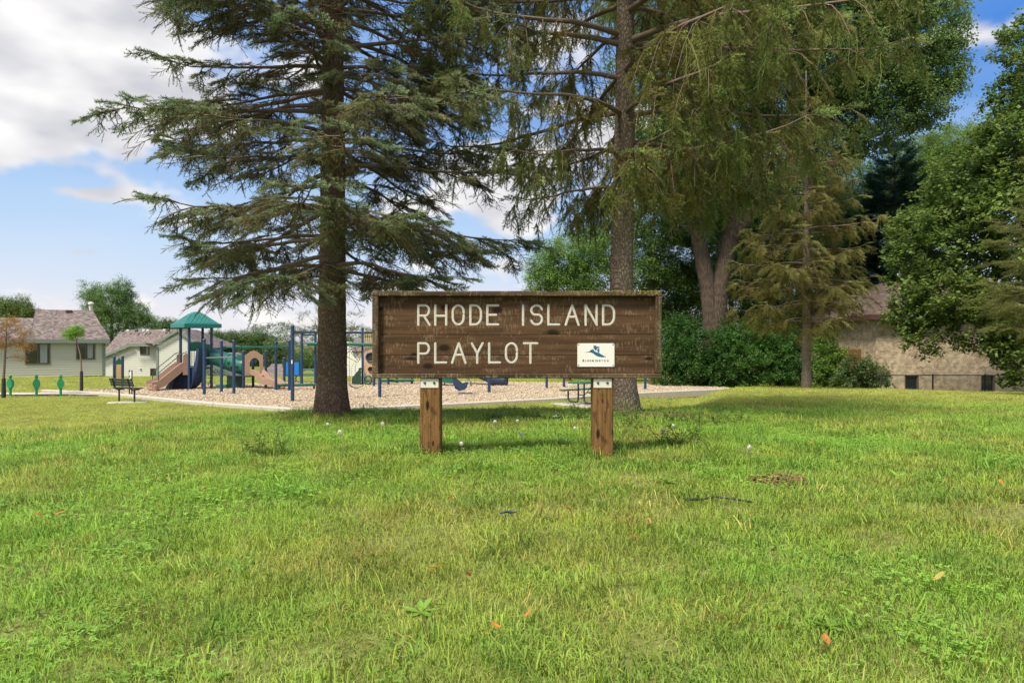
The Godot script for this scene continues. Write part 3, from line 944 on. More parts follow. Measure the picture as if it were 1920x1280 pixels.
func litter() -> void:
	rng.seed = 77
	var heads := [
		[928, 790, "dandelion seed head left of the middle, under the sign board between its posts"], [970, 793, "dandelion seed head between the sign posts, below the letter T"], [1078, 805, "dandelion seed head just left of the right sign post"],
		[978, 820, "low dandelion seed head in the grass midway between the sign posts"], [614, 798, "dandelion seed head in the grass before the left spruce trunk"], [637, 819, "lower dandelion seed head on the lawn before the left spruce"],
		[717, 796, "dandelion seed head between the left spruce and the left sign post"], [865, 843, "dandelion seed head close to the foot of the left sign post, right side"], [1405, 848, "large dandelion seed head alone on the lawn right of the sign"],
		[1246, 813, "dandelion seed head just right of the right sign post"], [1262, 800, "small dandelion seed head near the right spruce trunk"]]
	for h in heads:
		var high := rr(0.10, 0.15)
		var p := landing(h[0], h[1] + 25.0 * high / 0.12)
		var t := thing("dandelion", h[2], "dandelion", p, rr(0, 6), "dandelion seed heads on the lawn")
		dandelion_mesh(t, high)
	var lv := [[381, 940, "small orange dead leaf on the lawn left of centre"], [71, 992, "orange dead leaf near the left edge of the lawn"], [110, 986, "pale dead leaf near the left edge, beside an orange one"], [615, 1033, "pale tan dead leaf standing up on the lawn left of centre"],
		[813, 1091, "long orange dead leaf lying flat on the lawn below the left post"], [878, 1110, "yellow green fallen leaf beside a long orange leaf"], [845, 960, "small brown dead leaf below the left sign post"], [1065, 981, "curled orange leaf on the lawn below the right sign post"],
		[1187, 1033, "thin orange leaf lying in the grass right of centre"], [987, 1184, "orange leaf standing on edge in the foreground grass"], [1551, 1237, "orange brown leaf in the foreground at lower right"], [1514, 889, "pale leaf beside the bare soil patch"],
		[1876, 924, "yellow fallen leaf near the right edge of the lawn"], [1215, 1003, "tiny tan leaf in the grass right of the middle"], [1462, 1222, "rusty leaf half buried in the foreground grass"], [1760, 1113, "pale yellow fallen leaf on the right foreground lawn"],
		[930, 1210, "brown curled leaf in the bottom middle grass"], [826, 1168, "narrow tan leaf upright in the foreground grass"], [1523, 846, "orange leaf on the lawn right of the lone seed head"], [250, 1200, "faded brown leaf in the lower left grass"], [486, 788, "small brown leaf on the far left lawn"]]
	for k in lv.size():
		var p := landing(lv[k][0], lv[k][1])
		var g := Geo.new()
		g.col = [lin(0.50, 0.19, 0.04), lin(0.46, 0.27, 0.11), lin(0.55, 0.33, 0.06), lin(0.42, 0.36, 0.10)][k % 4].srgb_to_linear() if not "orange" in lv[k][2] else Color(0.46, 0.19, 0.055)
		var l := rr(0.042, 0.065)
		var rows := []
		for j in 7:
			var q := j / 6.0
			var w := sin(PI * pow(q, 0.8)) * l * 0.17
			var y := 0.010 * sin(q * 3.0 + k)
			rows.append([Vector3(l * (q - 0.5), y + w * 0.45, -w), Vector3(l * (q - 0.5), y, 0), Vector3(l * (q - 0.5), y + w * 0.35, w)])
		for j in 6:
			for s in 2:
				g.quad(rows[j][s], rows[j][s + 1], rows[j + 1][s + 1], rows[j + 1][s], Vector3.UP)
		var o := part("fallen_leaf", g, M.old_leaf)
		o.position = p + Vector3(0, 0.058, 0)
		o.rotation = Vector3(rr(-0.5, 0.6), rr(0, 6.2), rr(-0.5, 0.5))
		tag(o, lv[k][2], "leaf", "dead leaves scattered on the lawn")
	# bare patch of soil with shreds of mulch
	var b := landing(1452, 903)
	var t := thing("mulch_patch", "small bare patch of brown bark mulch in the lawn right of the sign", "mulch", b)
	t.set_meta("kind", "stuff")
	var shred := Geo.new()
	shred.box(Vector3.ZERO, Vector3(0.03, 0.004, 0.006), Basis.IDENTITY, 0.001)
	var wh := []; var ti := []
	for k in 460:
		var a := rng.randf() * TAU
		var q := sqrt(rng.randf())
		var edge := 0.75 + 0.45 * sin(a * 2.0 + 0.6) * sin(a * 3.0) + rr(-0.2, 0.2)
		var p := Vector3(cos(a) * q * 0.20 * edge + rr(-0.03, 0.03), 0, sin(a) * q * 0.13 * edge)
		p.y = ground(b.x + p.x, -b.z - p.z) - b.y + rr(0.002, 0.036) * (1.0 - q * 0.5)
		wh.append(Transform3D(Basis.from_euler(Vector3(rr(-0.5, 0.5), rr(0, 6), rr(-0.5, 0.5))).scaled(Vector3.ONE * rr(0.5, 1.6)), p))
		ti.append(Color(0.12, 0.062, 0.038).lerp(Color(0.26, 0.15, 0.09), rng.randf()))
	copies("mulch", shred.mesh(), M.chip, wh, ti, t)
	var r2 := spot(1222, 8.3)
	var t2 := thing("root_mulch", "reddish brown bark litter around the foot of the right spruce", "mulch", r2)
	t2.set_meta("kind", "stuff")
	wh = []; ti = []
	for k in 900:
		var a := rng.randf() * TAU
		var q := sqrt(rng.randf())
		var p := Vector3(cos(a) * q * 0.75, 0, sin(a) * q * 0.5)
		p.y = ground(r2.x + p.x, -r2.z - p.z) - r2.y + rr(0.01, 0.07) * (1.0 - q * 0.5)
		wh.append(Transform3D(Basis.from_euler(Vector3(rr(-0.5, 0.5), rr(0, 6), rr(-0.5, 0.5))).scaled(Vector3.ONE * rr(0.6, 2.0)), p))
		ti.append(Color(0.10, 0.055, 0.035).lerp(Color(0.24, 0.13, 0.085), rng.randf()))
	copies("mulch", shred.mesh(), M.chip, wh, ti, t2)
	var r3 := spot(618, 8.25)
	var t3 := thing("needle_litter", "dark brown needle litter around the foot of the left spruce", "mulch", r3)
	t3.set_meta("kind", "stuff")
	wh = []; ti = []
	for k in 700:
		var a := rng.randf() * TAU
		var q := sqrt(rng.randf())
		var p := Vector3(cos(a) * q * 0.6, 0, sin(a) * q * 0.55)
		p.y = ground(r3.x + p.x, -r3.z - p.z) - r3.y + rr(0.01, 0.05) * (1.0 - q * 0.5)
		wh.append(Transform3D(Basis.from_euler(Vector3(rr(-0.5, 0.5), rr(0, 6), rr(-0.5, 0.5))).scaled(Vector3.ONE * rr(0.5, 1.6)), p))
		ti.append(Color(0.11, 0.065, 0.04).lerp(Color(0.26, 0.16, 0.10), rng.randf()))
	copies("needles", shred.mesh(), M.chip, wh, ti, t3)
	# a thin black hose half sunk in the grass
	var hp := []
	for px in [1284, 1300, 1318, 1340, 1362, 1386, 1410]:
		hp.append(landing(px, 944.0 + 4.0 * sin(px * 0.05) + (px - 1284) * 0.03) + Vector3(0, 0.026, 0))
	var hg := Geo.new(); hg.tube(hp, [0.006, 0.006, 0.006, 0.006, 0.006, 0.006, 0.006], 6, true)
	var ho := part("hose", hg, M.black)
	tag(ho, "thin black hose lying half hidden in the grass below the bare patch", "hose")
	var bg := Geo.new()
	var bp := landing(952, 984) + Vector3(0, 0.05, 0)
	bg.tube([bp + Vector3(-0.035, 0, 0), bp + Vector3(-0.01, 0.012, 0.01), bp + Vector3(0.015, 0.004, -0.006), bp + Vector3(0.04, 0.008, 0.004)], [0.004, 0.007, 0.006, 0.003], 5, true)
	tag(part("blue_scrap", bg, paint(lin(0.012, 0.03, 0.09), 0.5)), "small crumpled dark blue scrap lying on the middle of the lawn", "litter")
	var pg := Geo.new()
	var pp := landing(1042, 790) + Vector3(0, 0.06, 0)
	pg.plate([Vector2(-0.05, -0.015), Vector2(0.04, -0.025), Vector2(0.055, 0.012), Vector2(-0.02, 0.022)], pp, Vector3.RIGHT, Vector3(0, 0.4, -0.9).normalized(), 0.004)
	tag(part("paper_scrap", pg, M.plate_white), "small white paper scrap in the weeds behind the right sign post", "litter")

func weeds() -> void:
	rng.seed = 910
	# leafy weeds along the crest and about the right trunk
	var spots := [[1150, 778, 0.24, "leafy weed clump at the left foot of the right spruce trunk"], [1222, 786, 0.30, "tall leafy weed just right of the right spruce trunk"], [1275, 788, 0.20, "low leafy weed right of the spruce mulch"], [1330, 792, 0.18, "spreading weed patch right of the right spruce"],
		[1385, 790, 0.20, "yellow green weed patch at the right end of the weedy crest"], [1040, 783, 0.18, "dark weed on the crest between the sign posts"], [1085, 782, 0.22, "dark leafy weed on the crest just left of the right post"], [1000, 782, 0.15, "small weed on the crest below the sign board"], [930, 784, 0.14, "small weed on the crest right of the left post"], [1275, 830, 0.18, "round leafy weed on the lawn right of the right post"], [490, 850, 0.20, "coarse spreading grass weed left of the left sign post"], [1180, 800, 0.16, "low weed before the right spruce trunk"]]
	for s in spots:
		var p := landing(s[0], s[1] + 6)
		var h: float = s[2]
		var t := thing("weed", s[3], "weed", p, 0.0, "leafy weeds in the lawn")
		var g := Geo.new()
		var st := Geo.new()
		for k in 16:
			var a := rng.randf() * TAU
			var d := Vector3(cos(a) * rr(0.2, 1.1), 1.0, sin(a) * rr(0.2, 0.9)).normalized()
			var l := h * rr(0.5, 1.15)
			var b := Vector3(rr(-1, 1), 0, rr(-0.7, 0.7)) * h * 0.75
			st.tube([b, b + d * l * 0.5, b + d * l], [0.003, 0.0025, 0.0015], 4)
			for j in 9:
				var q := (j + 1) / 9.0
				var an := j * 2.4 + a
				g.col = Color(0.075, 0.165, 0.035).lerp(Color(0.16, 0.25, 0.045), rng.randf()) if not "yellow" in s[3] else Color(0.20, 0.30, 0.04) * rr(0.8, 1.2)
				leaflet(g, b + d * l * q, Vector3(cos(an), rr(-0.3, 0.5), sin(an)).normalized(), rr(0.03, 0.06), rr(0.016, 0.028), -0.2)
		part("stem", st, M.stem, t)
		part("leaves", g, M.leaf, t)

# ---------- the sign ----------
func arc(c: Vector2, r: Vector2, a0: float, a1: float, n := 12) -> Array:
	var o := []
	for k in n + 1:
		var a := deg_to_rad(lerpf(a0, a1, float(k) / n))
		o.append(c + Vector2(cos(a) * r.x, sin(a) * r.y))
	return o

# strokes of a routed letter in a cell one unit high and w wide
func strokes(ch: String, w: float) -> Array:
	var V := func(x: float, y: float) -> Vector2: return Vector2(x * w, y)
	match ch:
		"R": return [[V.call(0, 0), V.call(0, 1)], [V.call(0, 1), V.call(0.55, 1)] + arc(V.call(0.6, 0.73), Vector2(0.38 * w, 0.27), 85, -85) + [V.call(0.55, 0.46), V.call(0, 0.46)], [V.call(0.5, 0.46), V.call(1, 0)]]
		"P": return [[V.call(0, 0), V.call(0, 1)], [V.call(0, 1), V.call(0.55, 1)] + arc(V.call(0.6, 0.73), Vector2(0.40 * w, 0.27), 85, -85) + [V.call(0.55, 0.46), V.call(0, 0.46)]]
		"H": return [[V.call(0, 0), V.call(0, 1)], [V.call(1, 0), V.call(1, 1)], [V.call(0, 0.45), V.call(1, 0.45)]]
		"O": return [arc(Vector2(0.5 * w, 0.64), Vector2(0.5 * w, 0.36), 0, 180, 14) + arc(Vector2(0.5 * w, 0.36), Vector2(0.5 * w, 0.36), 180, 360, 14) + [Vector2(w, 0.5)]]
		"D": return [[V.call(0, 0), V.call(0, 1)], [V.call(0, 1), V.call(0.35, 1)] + arc(Vector2(0.42 * w, 0.60), Vector2(0.58 * w, 0.40), 80, 0, 8) + arc(Vector2(0.42 * w, 0.40), Vector2(0.58 * w, 0.40), 0, -80, 8) + [V.call(0.35, 0), V.call(0, 0)]]
		"E": return [[V.call(0, 0), V.call(0, 1)], [V.call(0, 1), V.call(1, 1)], [V.call(0, 0.5), V.call(0.8, 0.5)], [V.call(0, 0), V.call(1, 0)]]
		"I": return [[V.call(0, 0), V.call(0, 1)]]
		"S": return [arc(V.call(0.5, 0.745), Vector2(0.48 * w, 0.255), 15, 180, 12) + arc(Vector2(0.36 * w, 0.745), Vector2(0.34 * w, 0.235), 185, 262, 6) + arc(Vector2(0.62 * w, 0.27), Vector2(0.38 * w, 0.24), 82, 0, 6) + arc(V.call(0.5, 0.265), Vector2(0.5 * w, 0.265), -5, -165, 12)]
		"L": return [[V.call(0, 1), V.call(0, 0)], [V.call(0, 0), V.call(1, 0)]]
		"A": return [[V.call(0, 0), V.call(0.5, 1)], [V.call(0.5, 1), V.call(1, 0)], [V.call(0.24, 0.40), V.call(0.76, 0.40)]]
		"N": return [[V.call(0, 0), V.call(0, 1)], [V.call(0, 1), V.call(1, 0)], [V.call(1, 0), V.call(1, 1)]]
		"Y": return [[V.call(0, 1), V.call(0.5, 0.47)], [V.call(1, 1), V.call(0.5, 0.47)], [V.call(0.5, 0.47), V.call(0.5, 0)]]
		"T": return [[V.call(0, 1), V.call(1, 1)], [V.call(0.5, 1), V.call(0.5, 0)]]
	return []

func letter_mesh(ch: String, w: float, h: float, r: float) -> ArrayMesh:
	var g := Geo.new()
	for st in strokes(ch, w / h):
		var pts := []
		var prev := Vector2(INF, INF)
		for p in st:
			if p.distance_to(prev) > 0.01:
				pts.append(Vector3(p.x * h, p.y * h, 0))
			prev = p
		# round the ends
		var a: Vector3 = pts[0]; var b: Vector3 = pts[-1]
		var da: Vector3 = (a - pts[1]).normalized(); var db: Vector3 = (b - pts[-2]).normalized()
		var rad := []
		for p in pts: rad.append(r)
		for q in [0.5, 0.87, 0.99]:
			pts.insert(0, a + da * r * q); rad.insert(0, r * sqrt(1.0 - q * q))
			pts.append(b + db * r * q); rad.append(r * sqrt(1.0 - q * q))
		g.tube(pts, rad, 8)
	for k in g.v.size():
		g.v[k].z *= 0.24
		g.n[k] = Vector3(g.n[k].x * 0.35, g.n[k].y * 0.35, g.n[k].z).normalized()
	return g.mesh()

func park_sign() -> void:
	var Z := -4.6
	var t := thing("park_sign", "brown wooden park sign with white routed lettering on two posts", "sign", Vector3(0.034, 1.5, Z))
	var X0 := 0.034
	var y0 := 2.052 - 1.5
	var y1 := 2.640 - 1.5
	var hw := 0.9775
	# boards, set back in the frame
	rng.seed = 31
	var seams := [y0 + 0.030, y0 + 0.152, y0 + 0.294, y0 + 0.424, y1 - 0.034]
	for k in 4:
		var g := Geo.new()
		var gap: float = 0.0030 if k == 1 else 0.0010
		g.box(Vector3(0, (seams[k] + seams[k + 1]) / 2, -0.062), Vector3(1.885, seams[k + 1] - seams[k] - gap, 0.036), Basis.IDENTITY, 0.003 if k == 1 or k == 2 else 0.0015, Vector2(rr(0, 1), k * 0.139 + 0.03))
		part("plank", g, M.plank, t)
	var back := Geo.new(); back.box(Vector3(0, (y0 + y1) / 2, -0.087), Vector3(1.88, 0.50, 0.012))
	part("back_board", back, M.frame, t)
	var rails := [[Vector3(0, y1 - 0.017, -0.04), Vector3(2 * hw, 0.034, 0.088), M.frame], [Vector3(0, y0 + 0.015, -0.04), Vector3(2 * hw, 0.030, 0.088), M.frame], [Vector3(-hw + 0.0205, (y0 + y1) / 2, -0.041), Vector3(0.041, y1 - y0 - 0.0645, 0.086), M.frame_up], [Vector3(hw - 0.0205, (y0 + y1) / 2, -0.041), Vector3(0.041, y1 - y0 - 0.0645, 0.086), M.frame_up]]
	for r in rails:
		var g := Geo.new()
		g.box(r[0], r[1], Basis.IDENTITY, 0.004, Vector2(rr(0, 1), rr(0, 1)))
		part("frame_rail", g, r[2], t)
	# a crust of lichen along the right end of the top rail
	var li := Geo.new()
	for k in 60:
		var q := pow(rng.randf(), 0.7)
		li.ball(Vector3(hw - 0.42 + 0.42 * q, y1 - rr(0.001, 0.022) * (0.4 + q), 0.0045 if rng.randf() < 0.6 else rr(-0.07, 0.0)), Vector3(rr(0.004, 0.013), rr(0.002, 0.006), 0.0025), 6)
	for k in 40:
		li.ball(Vector3(hw - 0.42 + 0.42 * pow(rng.randf(), 0.6), y1, rr(-0.08, 0.0)), Vector3(rr(0.006, 0.016), 0.003, rr(0.005, 0.012)), 6)
	part("lichen", li, M.lichen, t)
	# letters: left and right edges as measured on the sign, in metres
	var k2 := 1.0 / 875.8 * 1.011
	var rows := [[["R", 385, 465], ["H", 485, 565], ["O", 588, 668], ["D", 692, 770], ["E", 792, 870], ["I", 1003, 1018], ["S", 1050, 1130], ["L", 1152, 1230], ["A", 1255, 1345], ["N", 1372, 1452], ["D", 1475, 1555]], [["P", 385, 463], ["L", 485, 563], ["A", 585, 678], ["Y", 700, 780], ["L", 803, 880], ["O", 902, 982], ["T", 1008, 1100]]]
	for r in 2:
		var yb: float = 2.640 - 1.5 - ([284.0, 509.0][r] - 80.0) * k2 * 0.995
		for l in rows[r]:
			var rad := 0.0090
			var w: float = maxf((l[2] - l[1]) * k2 - 2 * rad, 0.004)
			var o := part("letter", letter_mesh(l[0], w, 0.1485 - 2 * rad, rad), M.letter, t)
			o.position = Vector3((l[1] - 974.0) * k2 + rad, yb + rad, -0.0437)
			# dark rim round the painted stroke, shade of the carved edge put into colour
			var e := part("edge_shade", letter_mesh(l[0], w, 0.1485 - 2 * rad, rad * 1.22), M.routed, o)
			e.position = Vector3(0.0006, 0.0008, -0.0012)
	# posts with their white plates
	for s in [[-0.588, 1.55, 0.70], [0.583, 1.50, 0.655]]:
		var g := Geo.new()
		var top := y0 - 0.0015
		var bot: float = s[1] - 1.5 - 0.35
		g.box(Vector3(s[0], (top + bot) / 2, -0.085), Vector3(0.138, top - bot, 0.138), Basis.IDENTITY, 0.006, Vector2(rr(0, 1), rr(0, 1)))
		var po := part("post", g, M.post, t)
		var pl := Geo.new()
		pl.box(Vector3(s[0] - 0.004, top - 0.033, -0.0135), Vector3(0.122, 0.062, 0.004), Basis.IDENTITY, 0.001)
		var pp := part("bracket", pl, M.white_metal, po)
		for q in [-0.032, 0.032]:
			var bo := Geo.new()
			bo.lathe(Vector3(s[0] - 0.004 + q, top - 0.030, -0.0115), [Vector2(0.0095, 0), Vector2(0.0095, 0.002), Vector2(0.006, 0.003), Vector2(0.006, 0.007), Vector2(0.0001, 0.008)], 6, Basis(Vector3.RIGHT, PI / 2))
			part("bolt", bo, M.bolt, po)
	# the city plate
	var pc := Vector3((1439.0 - 974.0) * k2, 2.640 - 1.5 - (454.0 - 80.0) * k2, -0.0405)
	var pw := 218.0 * k2; var ph := 138.0 * k2
	var ol := arc(Vector2(pw / 2 - 0.008, ph / 2 - 0.008), Vector2.ONE * 0.008, 0, 90, 4) + arc(Vector2(-pw / 2 + 0.008, ph / 2 - 0.008), Vector2.ONE * 0.008, 90, 180, 4) + arc(Vector2(-pw / 2 + 0.008, -ph / 2 + 0.008), Vector2.ONE * 0.008, 180, 270, 4) + arc(Vector2(pw / 2 - 0.008, -ph / 2 + 0.008), Vector2.ONE * 0.008, 270, 360, 4)
	var pg := Geo.new(); pg.plate(ol, pc, Vector3.RIGHT, Vector3.UP, 0.004)
	var plq := part("city_plate", pg, M.plate_white, t)
	plq.set_meta("label", "white city plate with a blue emblem and small lettering")
	# emblem: towers rising from a hill over a sweeping wave; plate pixels to metres
	var E := func(x: float, y: float) -> Vector2: return Vector2((x - 380.0), -(y - 217.0)) * (pw / 342.0)
	var shapes := [
		[[273, 192], [300, 189], [326, 182], [345, 168], [352, 160], [358, 166], [363, 178], [372, 186], [400, 196], [432, 212], [448, 222], [476, 233], [440, 237], [405, 232], [376, 219], [352, 200], [328, 191]],
		[[358, 130], [383, 130], [383, 140], [358, 140]], [[383, 140], [411, 140], [411, 150], [394, 152], [386, 162], [382, 178], [372, 172], [358, 150], [358, 141], [382, 141]], [[394, 160], [411, 156], [411, 205], [402, 190], [392, 182]], [[320, 186], [336, 164], [341, 172], [330, 187]]]
	var em := Geo.new()
	for sh in shapes:
		var poly := []
		for p in sh: poly.append(E.call(p[0], p[1]))
		em.plate(poly, pc + Vector3(0, 0, 0.0026), Vector3.RIGHT, Vector3.UP, 0.0008)
	part("emblem", em, M.plate_blue, plq)
	var fnt := SystemFont.new(); fnt.font_names = PackedStringArray(["Droid Sans"]); fnt.font_weight = 600
	var word := "BLOOMINGTON"
	var px := [264, 286, 306, 328, 352, 375, 392, 415, 438, 462, 489]
	for k in word.length():
		var tm := TextMesh.new()
		tm.text = word[k]; tm.font = fnt; tm.font_size = 64
		tm.pixel_size = (0.0205 if k == 0 else 0.0165) * pw / 0.25 / 64.0
		tm.depth = 0.0008
		var o := part("lettering", tm, M.plate_ink, plq)
		var e: Vector2 = E.call(px[k] - 1.0, 270.0)
		o.position = pc + Vector3(e.x, e.y + (0.0006 if k == 0 else 0.0), 0.0026)
	for sx in [-1, 1]:
		for sy in [-1, 1]:
			var sc := Geo.new(); sc.ball(pc + Vector3(sx * (pw / 2 - 0.009), sy * (ph / 2 - 0.009), 0.002), Vector3(0.0045, 0.0045, 0.0018), 8)
			part("screw", sc, M.bolt, plq)

# ---------- playground ----------
func pole(a: Vector3, high: float, r := 0.064, dome := true) -> Geo:
	var g := Geo.new()
	var prof := [Vector2(r, -0.2), Vector2(r, high - r * 0.6)]
	if dome: prof += [Vector2(r * 1.12, high - r * 0.6), Vector2(r * 1.12, high - r * 0.2), Vector2(r * 0.85, high + r * 0.35), Vector2(r * 0.45, high + r * 0.6), Vector2(0.001, high + r * 0.68)]
	else: prof += [Vector2(0.001, high - r * 0.6)]
	g.lathe(a, prof, 12)
	return g

func flat(px: float, d: float) -> Vector3:
	return Vector3((px - 960.0) / 1280.0 * d, 0.03, -d)

func playground_ground() -> void:
	var g := Geo.new()
	var ts := Geometry2D.triangulate_polygon(chip_edge)
	for k in range(0, ts.size(), 3):
		g.tri(Vector3(chip_edge[ts[k]].x, 0.04, -chip_edge[ts[k]].y), Vector3(chip_edge[ts[k + 1]].x, 0.04, -chip_edge[ts[k + 1]].y), Vector3(chip_edge[ts[k + 2]].x, 0.04, -chip_edge[ts[k + 2]].y), Vector3.UP)
	struct("wood_chip_ground", g, M.chips)
	rng.seed = 5
	var chip := Geo.new()
	chip.box(Vector3.ZERO, Vector3(0.06, 0.010, 0.020), Basis.IDENTITY, 0.0)
	var wh := []; var ti := []
	for k in 80000:
		var x := rr(-20, 12); var d := rr(21.5, 40)
		if not Geometry2D.is_point_in_polygon(Vector2(x, d), chip_edge): continue
		wh.append(Transform3D(Basis.from_euler(Vector3(rr(-0.5, 0.5), rr(0, 6), rr(-0.5, 0.5))).scaled(Vector3.ONE * rr(0.6, 1.5)), Vector3(x, 0.05 + rr(0, 0.02), -d)))
		ti.append(Color(0.28, 0.19, 0.115).lerp(Color(0.64, 0.565, 0.45), pow(rng.randf(), 0.6)))
	var o := copies("wood_chips", chip.mesh(), M.chip, wh, ti, self)
	tag(o, "pale wood chips covering the playground inside the kerb", "wood chips")
	# the kerb, in cast lengths
	var line := [Vector2(-21.0, 30.6), Vector2(-18.2, 29.4), Vector2(-15.9, 28.0), Vector2(-13.6, 26.3), Vector2(-10.5, 24.1), Vector2(-6.9, 22.0), Vector2(-6.2, 21.7), Vector2(-5.36, 22.2), Vector2(-3.2, 23.4), Vector2(-2.45, 23.75), Vector2(1.87, 26.3), Vector2(3.24, 27.4), Vector2(5.3, 28.9), Vector2(7.2, 29.9), Vector2(11.0, 32.0)]
	var cv := Curve3D.new()
	for p in line: cv.add_point(Vector3(p.x, 0.06, -p.y))
	var kerb := thing("kerb", "pale concrete kerb along the near edge of the playground chips", "kerb")
	var L := cv.get_baked_length()
	var n := int(L / 2.4)
	for k in n:
		var pts := []
		for j in 4: pts.append(cv.sample_baked(L * (k + j / 3.0 * 0.994) / n))
		var kg := Geo.new()
		kg.sweep([Vector2(-0.13, -0.2), Vector2(0.13, -0.2), Vector2(0.13, 0.055), Vector2(0.10, 0.085), Vector2(-0.10, 0.085), Vector2(-0.13, 0.055)], pts)
		part("kerb_stone", kg, M.concrete, kerb)
	# walk that comes in from the left, and the pads
	var wg := Geo.new()
	var wp := [Vector2(-60, 32.0), Vector2(-17.5, 29.9), Vector2(-16.5, 28.75), Vector2(-19.0, 28.8), Vector2(-60, 30.4)]
	var tw := Geometry2D.triangulate_polygon(PackedVector2Array(wp))
	for k in range(0, tw.size(), 3):
		g = wg
		wg.tri(Vector3(wp[tw[k]].x, 0.055, -wp[tw[k]].y), Vector3(wp[tw[k + 1]].x, 0.055, -wp[tw[k + 1]].y), Vector3(wp[tw[k + 2]].x, 0.055, -wp[tw[k + 2]].y), Vector3.UP)
	struct("pavement", wg, M.concrete)
	for s in [[-14.35, 25.45, 1.3, 0.7, 0.42], [3.0, 24.9, 2.6, 1.9, 0.6]]:
		var pg := Geo.new()
		pg.box(Vector3(s[0], ground(s[0], s[1]), -s[1]), Vector3(s[2], 0.10, s[3]), Basis(Vector3.UP, s[4]), 0.01)
		struct("concrete_pad", pg, M.concrete)

func single_pole(called: String, label: String, px: float, d: float, high: float, cat := "post", group := "") -> void:
	var o := part(called, pole(Vector3.ZERO, high), M.navy)
	o.position = flat(px, d)
	tag(o, label, cat, group)

func ladder_bars() -> void:
	var A := flat(414.7, 30.2); var B := flat(438, 29.2); var C := flat(517, 31.6); var D := flat(542, 31.3)
	var Q := flat(382.5, 28.7)
	var t := thing("overhead_ladder", "navy posts with green overhead bars and a low chin up bar", "climbing bars", A)
	for p in [[A, 2.28], [B, 2.3], [C, 2.25], [D, 2.3], [Q, 2.35]]:
		part("post", pole(p[0] - A, p[1]), M.navy, t)
	var up := Vector3(0, 2.02, 0)
	for p in [[A, C], [B, D]]:
		var g := Geo.new(); g.bar(p[0] - A + up, p[1] - A + up, 0.035); part("rail", g, M.green, t)
	for k in 6:
		var f := (k + 0.5) / 6.0
		var g := Geo.new(); g.bar(A.lerp(C, f) - A + up, B.lerp(D, f) - A + up, 0.016, 6); part("rung", g, M.green, t)
	var cb := Geo.new(); cb.bar(Q - A + Vector3(0, 1.58, 0), B - A + Vector3(0, 1.6, 0), 0.022); part("chin_up_bar", cb, M.grey_metal, t)

func swing_set() -> void:
	var E := flat(548, 25.7); var Mi := flat(711.8, 27.6); var N := flat(917, 29.9)
	var t := thing("swing_set", "navy swing frame with a top beam running right behind the sign", "swing", E)
	var hs := [2.86, 2.8, 2.8]
	var ps := [E, Mi, N]
	for k in 3: part("post", pole(ps[k] - E, hs[k], 0.07), M.navy, t)
	for k in 2:
		var g := Geo.new(); g.bar(ps[k] - E + Vector3(0, 2.62, 0), ps[k + 1] - E + Vector3(0, 2.62, 0), 0.045); part("beam", g, M.navy, t)
	var sl := Geo.new(); sl.box(Vector3(0.0, 1.5, 0.072), Vector3(0.045, 0.14, 0.006), Basis.IDENTITY, 0.002); part("safety_label", sl, M.plate_white, t)
	# an adaptive seat hung in the far bay, a strap seat in the near one
	var s1 := thing("bucket_swing", "navy moulded swing seat hanging below the left part of the sign", "swing seat", Vector3(-2.2, 0.2, -29.25))
	var bk := Geo.new()
	bk.sweep([Vector2(-0.30, 0), Vector2(0.30, 0), Vector2(0.26, 0.05), Vector2(-0.26, 0.05)], [Vector3(-0.36, 0.62, 0), Vector3(-0.30, 0.3, 0), Vector3(-0.20, 0.08, 0), Vector3(0.0, 0.0, 0), Vector3(0.2, 0.06, 0), Vector3(0.32, 0.34, 0)], Vector3(0, 0, 1))
	part("seat", bk, M.navy_plastic, s1)
	var sides := Geo.new()
	for z in [-0.29, 0.29]:
		sides.plate([Vector2(-0.36, 0.60), Vector2(-0.28, 0.24), Vector2(0.0, 0.02), Vector2(0.24, 0.10), Vector2(0.32, 0.36), Vector2(0.05, 0.30), Vector2(-0.2, 0.5)], Vector3(0, 0, z), Vector3.RIGHT, Vector3.UP, 0.03)
	part("side_wall", sides, M.navy_plastic, s1)
	var hn := Geo.new(); hn.tube([Vector3(0.2, 0.7, 0.2), Vector3(0.42, 0.45, 0.22), Vector3(0.46, 0.2, 0.1), Vector3(0.46, 0.2, -0.1), Vector3(0.42, 0.45, -0.22)], [0.028, 0.028, 0.028, 0.028, 0.028], 6, true)
	part("harness", hn, M.grey_metal, s1)
	for z in [-0.28, 0.28]:
		for x in [-0.3, 0.3]:
			var ch := Geo.new(); ch.bar(Vector3(x, 0.4, z), Vector3(0.0, 2.44, z * 0.6), 0.009, 5); part("chain", ch, M.grey_metal, s1)
	var sp := E.lerp(Mi, 0.72)
	var s2 := thing("strap_swing", "black strap swing on thin chains just right of the left spruce trunk", "swing seat", Vector3(sp.x, 0.45, sp.z))
	var st := Geo.new()
	var sw := []
	for j in 7: sw.append(Vector3(-0.28 + 0.56 * j / 6.0, 0.12 * pow(absf(j - 3) / 3.0, 2), 0))
	st.sweep([Vector2(-0.08, 0), Vector2(0.08, 0), Vector2(0.08, 0.018), Vector2(-0.08, 0.018)], sw, Vector3(0, 0, 1))
	part("seat", st, M.black, s2)
	for x in [-0.28, 0.28]:
		var ch := Geo.new(); ch.bar(Vector3(x, 0.12, 0), Vector3(x, 2.2, 0), 0.008, 5); part("chain", ch, M.grey_metal, s2)

